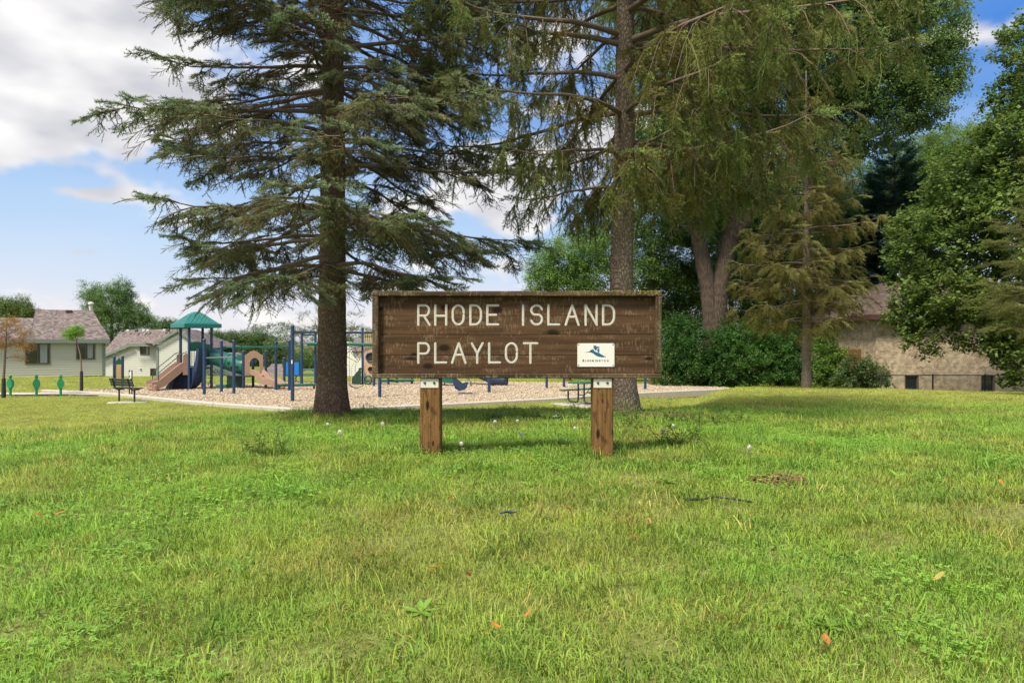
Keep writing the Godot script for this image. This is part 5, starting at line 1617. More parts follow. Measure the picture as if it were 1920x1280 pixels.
func window(parent: Node, o: Vector3, ex: Vector3, ez: Vector3, r: Rect2, panes: int, curtain := -1) -> void:
	# a frame round the opening, panes set back, a blind behind one of them
	var fr := Geo.new()
	var bs := Basis(ex, Vector3.UP, ez)
	var c := o + ex * (r.position.x + r.size.x / 2) + Vector3(0, r.position.y + r.size.y / 2, 0)
	var f := 0.07
	fr.box(c + Vector3(0, r.size.y / 2 + 0.01, 0), Vector3(r.size.x + 0.1, f, 0.14), bs, 0.005); fr.box(c - Vector3(0, r.size.y / 2 + 0.01, 0), Vector3(r.size.x + 0.1, f, 0.16), bs, 0.005)
	for s in [-1, 1]: fr.box(c + ex * s * (r.size.x / 2 + 0.01), Vector3(f, r.size.y - 0.06, 0.14), bs, 0.005)
	for k in range(1, panes): fr.box(c + ex * (k * r.size.x / panes - r.size.x / 2), Vector3(0.05, r.size.y - 0.06, 0.10), bs, 0.005)
	var w := part("window", fr, M.window_frame, parent)
	for k in panes:
		var g := Geo.new(); g.box(c + ex * ((k + 0.5) * r.size.x / panes - r.size.x / 2) - ez * 0.03, Vector3(r.size.x / panes - 0.05, r.size.y - 0.07, 0.02), bs)
		part("pane", g, M.glass, w)
		if k == curtain:
			var q := Geo.new(); q.box(c + ex * ((k + 0.5) * r.size.x / panes - r.size.x / 2) - ez * 0.012, Vector3(r.size.x / panes * 0.62, r.size.y - 0.10, 0.008), bs); part("blind", q, M.curtain, w)

func houses() -> void:
	# ranch house at the left
	var d := 48.0
	var base := spot(100, d)
	base.y = -0.5
	var t := thing("ranch_house", "cream sided house with mauve shingle roof at the far left", "house", base)
	var turn := 0.54
	var ex := Vector3(1, 0, 0).rotated(Vector3.UP, turn); var ez := Vector3(0, 0, 1).rotated(Vector3.UP, turn)
	var xr := (197.0 - 960.0) / 1280.0 * d - base.x
	var o := Vector3(xr, 0, 0) - ex * 14.0
	var W := 14.0
	var y0 := 0.42; var y1 := 2.78
	var mpx := 1.0 / 26.67
	# distance along the turned wall, from its right end, of what is seen at px
	var sp := func(px: float) -> float:
		var k := (px - 960.0) / 1280.0
		return (xr + base.x - k * d) / (ex.x + k * ex.z)
	var wx := func(px: float) -> float: return W - sp.call(px)
	var holes := [Rect2(wx.call(48), EYE + 0.5 + (640 - 681.5) * mpx * 0.96, wx.call(92) - wx.call(48), 38 * mpx * 0.96), Rect2(wx.call(143.5), EYE + 0.5 + (640 - 673) * mpx * 0.98, wx.call(176.5) - wx.call(143.5), 29.5 * mpx)]
	part("wall", siding(o, ex, ez, W, y0, [Vector2(0, y1), Vector2(W, y1)], holes), M.siding, t)
	var bx := Geo.new()
	bx.box(o + ex * W / 2 - ez * 4.2 + Vector3(0, 1.2, 0), Vector3(W - 0.05, 3.0, 8.0), Basis(ex, Vector3.UP, ez)); part("wall", bx, M.siding, t)
	bx = Geo.new(); bx.box(o + ex * (W / 2 - 0.2) - ez * 0.6 + Vector3(0, -0.1, 0), Vector3(W - 0.5, 1.0, 0.9), Basis(ex, Vector3.UP, ez)); part("foundation", bx, M.vent_dark, t)
	bx = Geo.new(); bx.box(o + ex * (W - 0.09) + ez * 0.04 + Vector3(0, (y0 + y1) / 2, 0), Vector3(0.2, y1 - y0, 0.12), Basis(ex, Vector3.UP, ez)); part("corner_board", bx, M.trim, t)
	bx = Geo.new(); bx.box(o + ex * W / 2 + ez * 0.42 + Vector3(0, y1 + 0.03, 0), Vector3(W + 0.5, 0.26, 0.06), Basis(ex, Vector3.UP, ez), 0.01); bx.box(o + ex * W / 2 + ez * 0.2 + Vector3(0, y1 - 0.07, 0), Vector3(W + 0.3, 0.03, 0.4), Basis(ex, Vector3.UP, ez)); part("fascia", bx, M.trim, t)
	window(t, o, ex, ez, holes[0], 2, 1); window(t, o, ex, ez, holes[1], 2, 1)
	var rf := Geo.new()
	var yr1 := 5.12; var yr2 := 4.45
	var e0 := o - ex * 0.3 + ez * 0.45 + Vector3(0, y1 + 0.17, 0); var e1 := o + ex * (W + 0.3) + ez * 0.45 + Vector3(0, y1 + 0.17, 0)
	var u: float = wx.call(70.0)
	var rr1 := o + ex * (W - 0.83) - ez * 4.2 + Vector3(0, yr1, 0); var rm := o + ex * (u - 0.4) - ez * 4.2 + Vector3(0, yr1, 0)
	var back1 := o + ex * (W + 0.3) - ez * 8.8 + Vector3(0, y1 + 0.17, 0)
	slab([o + ex * (u - 0.4) + ez * 0.45 + Vector3(0, y1 + 0.17, 0), e1, rr1, rm], 0.1, rf)
	slab([e1, back1, rr1], 0.1, rf)
	var f2 := (yr2 - y1 - 0.17) / (yr1 - y1 - 0.17)
	slab([e0, o + ex * (u - 0.42) + ez * 0.45 + Vector3(0, y1 + 0.17, 0), o + ex * (u - 0.42) + ez * (0.45 - 4.65 * f2) + Vector3(0, yr2, 0), o - ex * 0.3 + ez * (0.45 - 4.65 * f2) + Vector3(0, yr2, 0)], 0.1, rf)
	var roof := part("roof", rf, M.roof, t)
	var gb := Geo.new(); gb.tri(rm - ex * 0.03, o + ex * (u - 0.45) - ez * (4.65 * f2 - 0.45) + Vector3(0, yr2, 0), rm - ex * 0.03 - Vector3(0, yr1 - yr2, 0) - ez * 1.0, -ex); part("gable_wall", gb, M.siding_pale, t)
	gb = Geo.new(); gb.lathe(rr1 - ex * 0.35 + Vector3(0, -0.1, -0.5), [Vector2(0.13, 0), Vector2(0.13, 0.55), Vector2(0.20, 0.55), Vector2(0.20, 0.72), Vector2(0.001, 0.78)], 10); part("flue", gb, M.vent, roof)
	gb = Geo.new(); gb.box(rr1.lerp(rm, 0.42) + ez * 0.35 - Vector3(0, 0.12, 0), Vector3(0.4, 0.22, 0.35), Basis(ex, Vector3.UP, ez), 0.03); part("roof_vent", gb, M.vent_dark, roof)

	# two storey house behind it
	d = 75.0
	base = Vector3((290.0 - 960.0) / 1280.0 * d, -2.3, -d)
	t = thing("two_storey_house", "pale sided two storey house with a long mauve roof behind the play tower", "house", base)
	var w2 := func(px: float, py: float, dd: float) -> Vector3: return at(px, py, dd) - base
	var R := Vector3.RIGHT; var Fz := Vector3.BACK
	var oA: Vector3 = w2.call(196, 640, 75.0); oA.y = 0
	var wA := (305.0 - 196.0) / 1280.0 * 75.0
	var yA := func(py: float) -> float: return 2.3 + EYE + (640.0 - py) / 1280.0 * 75.0
	var xA := func(px: float) -> float: return (px - 196.0) / 1280.0 * 75.0
	var hA := [Rect2(xA.call(263), yA.call(664.5), 16 / 1280.0 * 75, 1.06), Rect2(xA.call(282), yA.call(704.5), 11 / 1280.0 * 75, 0.8)]
	part("wall", siding(oA, R, Fz, wA, 0.0, [Vector2(0, yA.call(670)), Vector2(xA.call(250), yA.call(645)), Vector2(wA, yA.call(645))], hA, 0.2), M.siding_pale, t)
	window(t, oA, R, Fz, hA[0], 2, 1); window(t, oA, R, Fz, hA[1], 1)
	var oG: Vector3 = oA + R * xA.call(304.5) + Fz * 1.2
	var wG := (392.0 - 304.5) / 1280.0 * 73.8
	part("gable_wall", siding(oG, R, Fz, wG, 0.0, [Vector2(0, yA.call(645)), Vector2((347 - 305) / 1280.0 * 74, yA.call(620)), Vector2(wG, yA.call(652))], [], 0.2), M.siding_pale, t)
	var bb := Geo.new(); bb.box(oA + R * wA / 2 - Fz * 4.0 + Vector3(0, 1.6, 0), Vector3(wA, 3.2, 7.8)); bb.box(oG + R * wG / 2 - Fz * 5.2 + Vector3(0, 1.6, 0), Vector3(wG, 3.2, 10.2)); part("wall", bb, M.siding_pale, t)
	var r2 := Geo.new()
	var rl: Vector3 = oA + Vector3(-0.5, yA.call(618.2) * 1.0, -4.0)
	rl.y = 2.3 + EYE + (640.0 - 618.5) / 1280.0 * 79.0
	var rrx: Vector3 = oG + R * (347 - 305) / 1280.0 * 74; rrx.y = rl.y
	var eaveL: Vector3 = oA + R * -0.4 + Fz * 0.4; eaveL.y = yA.call(669)
	var kink: Vector3 = oA + R * xA.call(250) + Fz * 0.4; kink.y = yA.call(643.5)
	var eaveR: Vector3 = oG + R * -0.25 + Fz * 0.3; eaveR.y = yA.call(643.5)
	slab([rl, eaveL, kink], 0.12, r2); slab([rl, kink, eaveR], 0.12, r2); slab([rl, eaveR, rrx + Fz * 0.3, rrx - Fz * 4.0], 0.12, r2)
	var er: Vector3 = oG + R * (wG + 0.3) + Fz * 0.3; er.y = yA.call(652)
	slab([rrx + Fz * 0.3, er, er - Fz * 10, rrx - Fz * 4.2], 0.12, r2)
	var roof2 := part("roof", r2, M.roof, t)
	bb = Geo.new(); bb.box((kink + eaveR) / 2 + Vector3(0, -0.16, 0.07), Vector3(eaveR.x - kink.x, 0.34, 0.08)); part("fascia", bb, M.trim, t)
	for s in [[eaveL, kink], [eaveR, rrx + Fz * 0.3], [rrx + Fz * 0.3, er]]:
		bb = Geo.new()
		var a: Vector3 = s[0] + Fz * 0.08 - Vector3(0, 0.14, 0); var b: Vector3 = s[1] + Fz * 0.08 - Vector3(0, 0.14, 0)
		var xx := (b - a).normalized()
		bb.box((a + b) / 2, Vector3(a.distance_to(b), 0.26, 0.08), Basis(xx, Fz.cross(xx), Fz)); part("rake_board", bb, M.trim, t)
	bb = Geo.new(); bb.box(oG + R * 0.05 + Fz * 0.05 + Vector3(0, 2.0, 0), Vector3(0.22, 4.0, 0.1)); part("corner_board", bb, M.trim, t)
	for px in [213, 228, 250, 269, 280, 321, 330]:
		var f: float = (px - 197.0) / 150.0
		bb = Geo.new(); bb.box(rl.lerp(rrx, f) + Vector3(0, -0.12, 0.9), Vector3(0.30, 0.26, 0.26), Basis.IDENTITY, 0.04); part("roof_vent", bb, M.vent_dark if px in [213, 250, 330] else M.vent, roof2)
	bb = Geo.new(); bb.ball(oA + R * xA.call(263) + Vector3(0, yA.call(691), 0.1), Vector3(0.1, 0.13, 0.08), 8); part("wall_lamp", bb, M.vent, t)

	# low roofs beyond the playground
	base = Vector3((505.0 - 960.0) / 1280.0 * 82.0, -2.4, -82.0)
	t = thing("distant_garage", "low building with a pinkish hipped roof beyond the playground", "garage", base)
	r2 = Geo.new()
	slab([at(480, 715, 80) - base, at(536, 715, 80) - base, at(528, 682, 85) - base, at(509, 682, 85) - base], 0.12, r2)
	slab([at(536, 715, 80) - base, at(528, 682, 85) - base, at(530, 712, 90) - base], 0.12, r2)
	part("roof", r2, M.roof, t)
	bb = Geo.new(); bb.box(Vector3(0, -0.2, -2.5), Vector3(3.0, 0.6, 5.0)); part("wall", bb, M.siding_pale, t)
	base = Vector3((668.0 - 960.0) / 1280.0 * 70.0, -2.0, -70.0)
	t = thing("white_gabled_house", "white gabled house showing between the left spruce and the sign", "house", base)
	var oW := Vector3(-2.6, 0, 0)
	part("wall", siding(oW, R, Fz, 6.2, 0.0, [Vector2(0, 3.3), Vector2(1.2, 4.6), Vector2(2.4, 3.4), Vector2(6.2, 3.3)], [Rect2(3.3, 1.4, 1.0, 1.2)], 0.2), M.plate_white, t)
	window(t, oW, R, Fz, Rect2(3.3, 1.4, 1.0, 1.2), 2)
	bb = Geo.new(); bb.box(Vector3(0.5, 1.6, -3.1), Vector3(6.1, 3.2, 6.0)); part("wall", bb, M.plate_white, t)
	r2 = Geo.new(); slab([Vector3(-0.4, 3.3, 0.4), Vector3(4.0, 3.3, 0.4), Vector3(4.0, 4.7, -3), Vector3(-0.9, 4.7, -3)], 0.12, r2)
	part("roof", r2, M.roof, t)

	# stucco house at the right, its lower part behind the rise
	d = 34.0
	var hl := (1644.0 - 960.0) / 1280.0 * d
	base = Vector3(hl, -0.6, -d)
	t = thing("stucco_house", "beige stucco house with brown hipped roof behind the right hand trees", "house", base)
	var eave := 0.6 + EYE + (640.0 - 590.0) / 1280.0 * d
	var SW := 14.0
	var hs := [[(1697.0 - 1644.0) / 1280.0 * d, 0.72], [(1840.0 - 1644.0) / 1280.0 * d, 0.72]]
	var wtop := 0.6 + EYE + (640.0 - 703.0) / 1280.0 * d
	var sg := Geo.new()
	# wall in pieces round the two window openings
	var xs := [0.0, hs[0][0], hs[0][0] + 0.72, hs[1][0], hs[1][0] + 0.72, SW]
	for k in 5:
		var wd: float = xs[k + 1] - xs[k]
		if k % 2 == 0: sg.box(Vector3(xs[k] + wd / 2, eave / 2 - 0.3, -0.15), Vector3(wd, eave + 0.6, 0.3))
		else:
			sg.box(Vector3(xs[k] + wd / 2, (eave + wtop) / 2, -0.15), Vector3(wd, eave - wtop, 0.3)); sg.box(Vector3(xs[k] + wd / 2, (wtop - 1.3) / 2 - 0.3, -0.15), Vector3(wd, wtop - 1.3 + 0.6, 0.3))
	sg.box(Vector3(0.15, eave / 2 - 0.3, -5.3), Vector3(0.3, eave + 0.6, 10.0)); sg.box(Vector3(SW - 0.15, eave / 2 - 0.3, -5.3), Vector3(0.3, eave + 0.6, 10.0)); sg.box(Vector3(SW / 2, eave / 2 - 0.3, -10.2), Vector3(SW - 0.6, eave + 0.6, 0.3))
	part("wall", sg, M.stucco, t)
	for h in hs: window(t, Vector3(0, 0, -0.10), R, Fz, Rect2(h[0] + 0.04, wtop - 1.26, 0.64, 1.22), 1)
	r2 = Geo.new()
	var a0 := Vector3(-0.5, eave, 0.5); var a1 := Vector3(SW + 0.5, eave, 0.5); var a2 := Vector3(SW + 0.5, eave, -10.8); var a3 := Vector3(-0.5, eave, -10.8)
	var k0 := Vector3(3.2, eave + 2.1, -5.1); var k1 := Vector3(SW - 3.2, eave + 2.1, -5.1)
	slab([a0, a1, k1, k0], 0.1, r2); slab([a1, a2, k1], 0.1, r2); slab([a2, a3, k0, k1], 0.1, r2); slab([a3, a0, k0], 0.1, r2)
	part("roof", r2, M.roof_brown, t)
	bb = Geo.new(); bb.box(Vector3(SW / 2, eave - 0.13, 0.54), Vector3(SW + 1.1, 0.24, 0.05)); bb.box(Vector3(-0.55, eave - 0.13, -5.1), Vector3(0.05, 0.24, 11.3)); bb.box(Vector3(SW / 2, eave - 0.2, 0.25), Vector3(SW + 1, 0.03, 0.5)); part("fascia", bb, M.red_trim, t)

	# chain link fence before it
	var fd := 30.0
	var fl := (1650.0 - 960.0) / 1280.0 * fd
	var fy := EYE + (640.0 - 702.5) / 1280.0 * fd
	var fb := fy - 1.2
	t = thing("chain_link_fence", "dark chain link fence in front of the stucco house", "fence", Vector3(fl, fb, -fd))
	for k in 6:
		var g := pole(Vector3(0.05 + 2.29 * k, 0, 0), 1.22, 0.03); part("post", g, M.fence_wire, t)
	var g := Geo.new(); g.bar(Vector3(-0.2, 1.18, 0), Vector3(11.8, 1.18, 0), 0.022, 6); part("rail", g, M.fence_wire, t)
	g = Geo.new()
	var st := 0.09
	for k in range(-14, 132):
		for s in [-1.0, 1.0]:
			var x0 := k * st; var x1: float = x0 + s * 1.14
			var pa := Vector3(x0, 0.02, 0.03 + 0.004 * s); var pb := Vector3(x1, 1.16, 0.03 + 0.004 * s)
			if minf(x0, x1) < -0.3 or maxf(x0, x1) > 11.8: continue
			g.tube([pa, pb], [0.0032, 0.0032], 3)
	var ms := part("mesh_wire", g, M.fence_wire, t); ms.set_meta("kind", "stuff")
	# weathered board fence among the bushes
	var bf := Vector3((1560.0 - 960.0) / 1280.0 * 35.0, -0.2, -35.0)
	t = thing("board_fence", "reddish brown board fence glimpsed through the bushes left of the stucco house", "fence", bf)
	for k in 10:
		g = Geo.new(); g.box(Vector3(k * 0.16, 1.05 + 0.02 * sin(k * 3.0), 0), Vector3(0.148, 2.1, 0.025), Basis.IDENTITY, 0.003); part("board", g, M.post, t)
	for y in [0.5, 1.6]:
		g = Geo.new(); g.box(Vector3(0.72, y, -0.04), Vector3(1.7, 0.09, 0.04)); part("rail", g, M.post, t)

# ---------- trees ----------
func spruces() -> void:
	rng.seed = 50
	var wood := Color(0.12, 0.085, 0.062)
	var bs := []
	for k in 4: bs.append(spray(rr(0.28, 0.40), 5, 0.17, 0.034, 0.0062, 260.0, 0.10, Color(0.62, 0.62, 0.5), Color(1.15, 1.2, 1.2), wood * 3.0))
	for k in 2: bs.append(spray(rr(0.34, 0.44), 6, 0.22, 0.016, 0.005, 30.0, 0.25, Color(0.7, 0.6, 0.45), Color(0.8, 0.75, 0.6), wood * 5.0))
	var bt := []
	for k in 2: bt.append(tassel(0.22, 5, 0.022, 0.0050, 190.0, Color(0.7, 0.62, 0.5), Color(0.9, 0.9, 0.8), wood * 3.0, 0.25))
	conifer("blue_spruce", "blue green spruce with exposed boughs and thick brown trunk left of the sign", "", Vector3(-2.2, 1.33, -8.3), {"seed": 7, "height": 12.5, "radius": 0.18, "first": 1.95, "step": 0.33, "per": 6, "dense_to": 0.5, "per_top": 2, "reach": 2.5, "shape": 0.62, "skirt": 0.86,
		"rise_low": 0.06, "rise_high": 0.42, "sag_low": 0.38, "sag_high": 0.22, "upturn": 0.20, "weep": 0.16, "twigs": 6.6, "twig_len": 0.27, "bare": 0.20, "dead": 0.5, "gap": 0.122, "tassel_share": 0.3, "spray_scale": 0.92, "bark": M.bark, "limb": M.limb, "flare": 0.95,
		"sprays": bs, "tassels": bt, "tint_in": Color(0.31, 0.265, 0.135), "tint_out": Color(0.26, 0.37, 0.20), "bias": Vector3(-0.02, 0, 0.0)})
	var ns := []
	for k in 3: ns.append(spray(rr(0.26, 0.36), 5, 0.16, 0.028, 0.0055, 240.0, 0.35, Color(0.7, 0.65, 0.5), Color(1.1, 1.2, 1.1), wood * 3.0))
	var nt := []
	for k in 4: nt.append(tassel(rr(0.32, 0.48), 14, 0.024, 0.0054, 230.0, Color(0.85, 0.75, 0.55), Color(1.05, 1.1, 0.95), wood * 4.0, 0.06))
	nt.append(tassel(0.46, 9, 0.018, 0.004, 120.0, Color(0.85, 0.75, 0.55), Color(1, 1, 0.9), Color(2.6, 2.0, 1.7), 0.93))
	var weeping := {"seed": 23, "height": 14.0, "radius": 0.165, "first": 2.95, "step": 0.42, "per": 5, "dense_to": 0.33, "per_top": 2, "reach": 3.35, "shape": 0.55, "skirt": 0.62,
		"rise_low": 0.16, "rise_high": 0.40, "sag_low": 0.45, "sag_high": 0.40, "upturn": 0.30, "weep": 0.85, "twigs": 5.0, "twig_len": 0.20, "bare": 0.18, "dead": 0.3, "gap": 0.17, "spray_share": 0.65, "tassel_share": 0.85, "bark": M.bark_grey, "limb": M.limb, "flare": 0.9, "hang": 4.5,
		"sprays": ns, "tassels": nt, "tint_in": Color(0.36, 0.32, 0.115), "tint_out": Color(0.30, 0.44, 0.14), "bias": Vector3(0.14, 0, 0.0)}
	conifer("weeping_spruce", "tall olive green spruce with drooping curtains of twigs behind the sign's right half", "", Vector3(1.44, 1.33, -8.8), weeping)
	var small := weeping.duplicate()
	small.merge({"seed": 61, "height": 10.5, "radius": 0.155, "first": 2.3, "step": 0.46, "per": 5, "dense_to": 0.8, "reach": 2.7, "shape": 0.7, "skirt": 0.72, "spray_scale": 1.25, "tassel_scale": 0.9, "tassel_share": 0.5, "spray_share": 1.0, "sag_low": 0.32, "twigs": 4.5, "twig_len": 0.28, "gap": 0.15, "weep": 0.5, "flare": 0.25, "hang": 0.0, "rise_low": 0.02, "tint_in": Color(0.33, 0.29, 0.11), "tint_out": Color(0.36, 0.40, 0.13), "dead": 0.35, "bias": Vector3.ZERO}, true)
	conifer("brown_spruce", "thin brownish green spruce with a bare grey lower trunk on the right lawn", "", spot(1512, 22.5), small)
	var es := []
	for k in 3: es.append(spray(rr(0.36, 0.46), 5, 0.24, 0.030, 0.0075, 150.0, 0.2, Color(0.75, 0.7, 0.5), Color(1.15, 1.2, 1.0), wood * 3.0))
	var edge := {"seed": 83, "height": 9.2, "radius": 0.2, "first": 2.3, "step": 0.36, "per": 7, "dense_to": 1.0, "reach": 3.3, "shape": 0.7, "skirt": 0.95, "rise_low": 0.02, "rise_high": 0.4, "sag_low": 0.3, "sag_high": 0.2, "upturn": 0.22, "weep": 0.12, "twigs": 6.0, "twig_len": 0.30, "bare": 0.25, "dead": 0.3, "gap": 0.16,
		"spray_scale": 1.1, "bark": M.bark, "limb": M.limb, "sprays": es, "tassels": [], "tint_in": Color(0.28, 0.32, 0.13), "tint_out": Color(0.42, 0.50, 0.20)}
	conifer("pale_spruce", "pale yellow green spruce boughs reaching in at the right edge", "", spot(2118, 18.0), edge)
	var ps := []
	for k in 3: ps.append(spray(rr(0.40, 0.5), 4, 0.25, 0.085, 0.009, 110.0, -0.1, Color(0.7, 0.8, 0.7), Color(1.1, 1.2, 1.2), wood * 2.5))
	conifer("dark_pine", "dark bluish pine with flat tiers behind the stucco house roof", "", spot(1678, 43.0), {"seed": 91, "height": 15.0, "radius": 0.24, "first": 3.2, "step": 0.75, "per": 6, "reach": 3.9, "shape": 0.8, "skirt": 0.8, "rise_low": 0.0, "rise_high": 0.35, "sag_low": 0.12, "sag_high": 0.05, "upturn": 0.16, "weep": 0.0, "twigs": 5.5, "twig_len": 0.33, "bare": 0.22, "dead": 0.1, "gap": 0.22,
		"spray_scale": 1.9, "bark": M.bark, "limb": M.limb, "sprays": ps, "tassels": [], "tint_in": Color(0.045, 0.10, 0.06), "tint_out": Color(0.055, 0.145, 0.095)})

func blobs(list: Array) -> Array:
	var o := []
	for b in list:
		o.append([at(b[0], b[1], b[2]), b[3] / 1280.0 * b[2] if not b[3] is Array else Vector3(b[3][0], b[3][1], (b[3][0] + b[3][1]) / 2.0) / 1280.0 * b[2]])
	return o

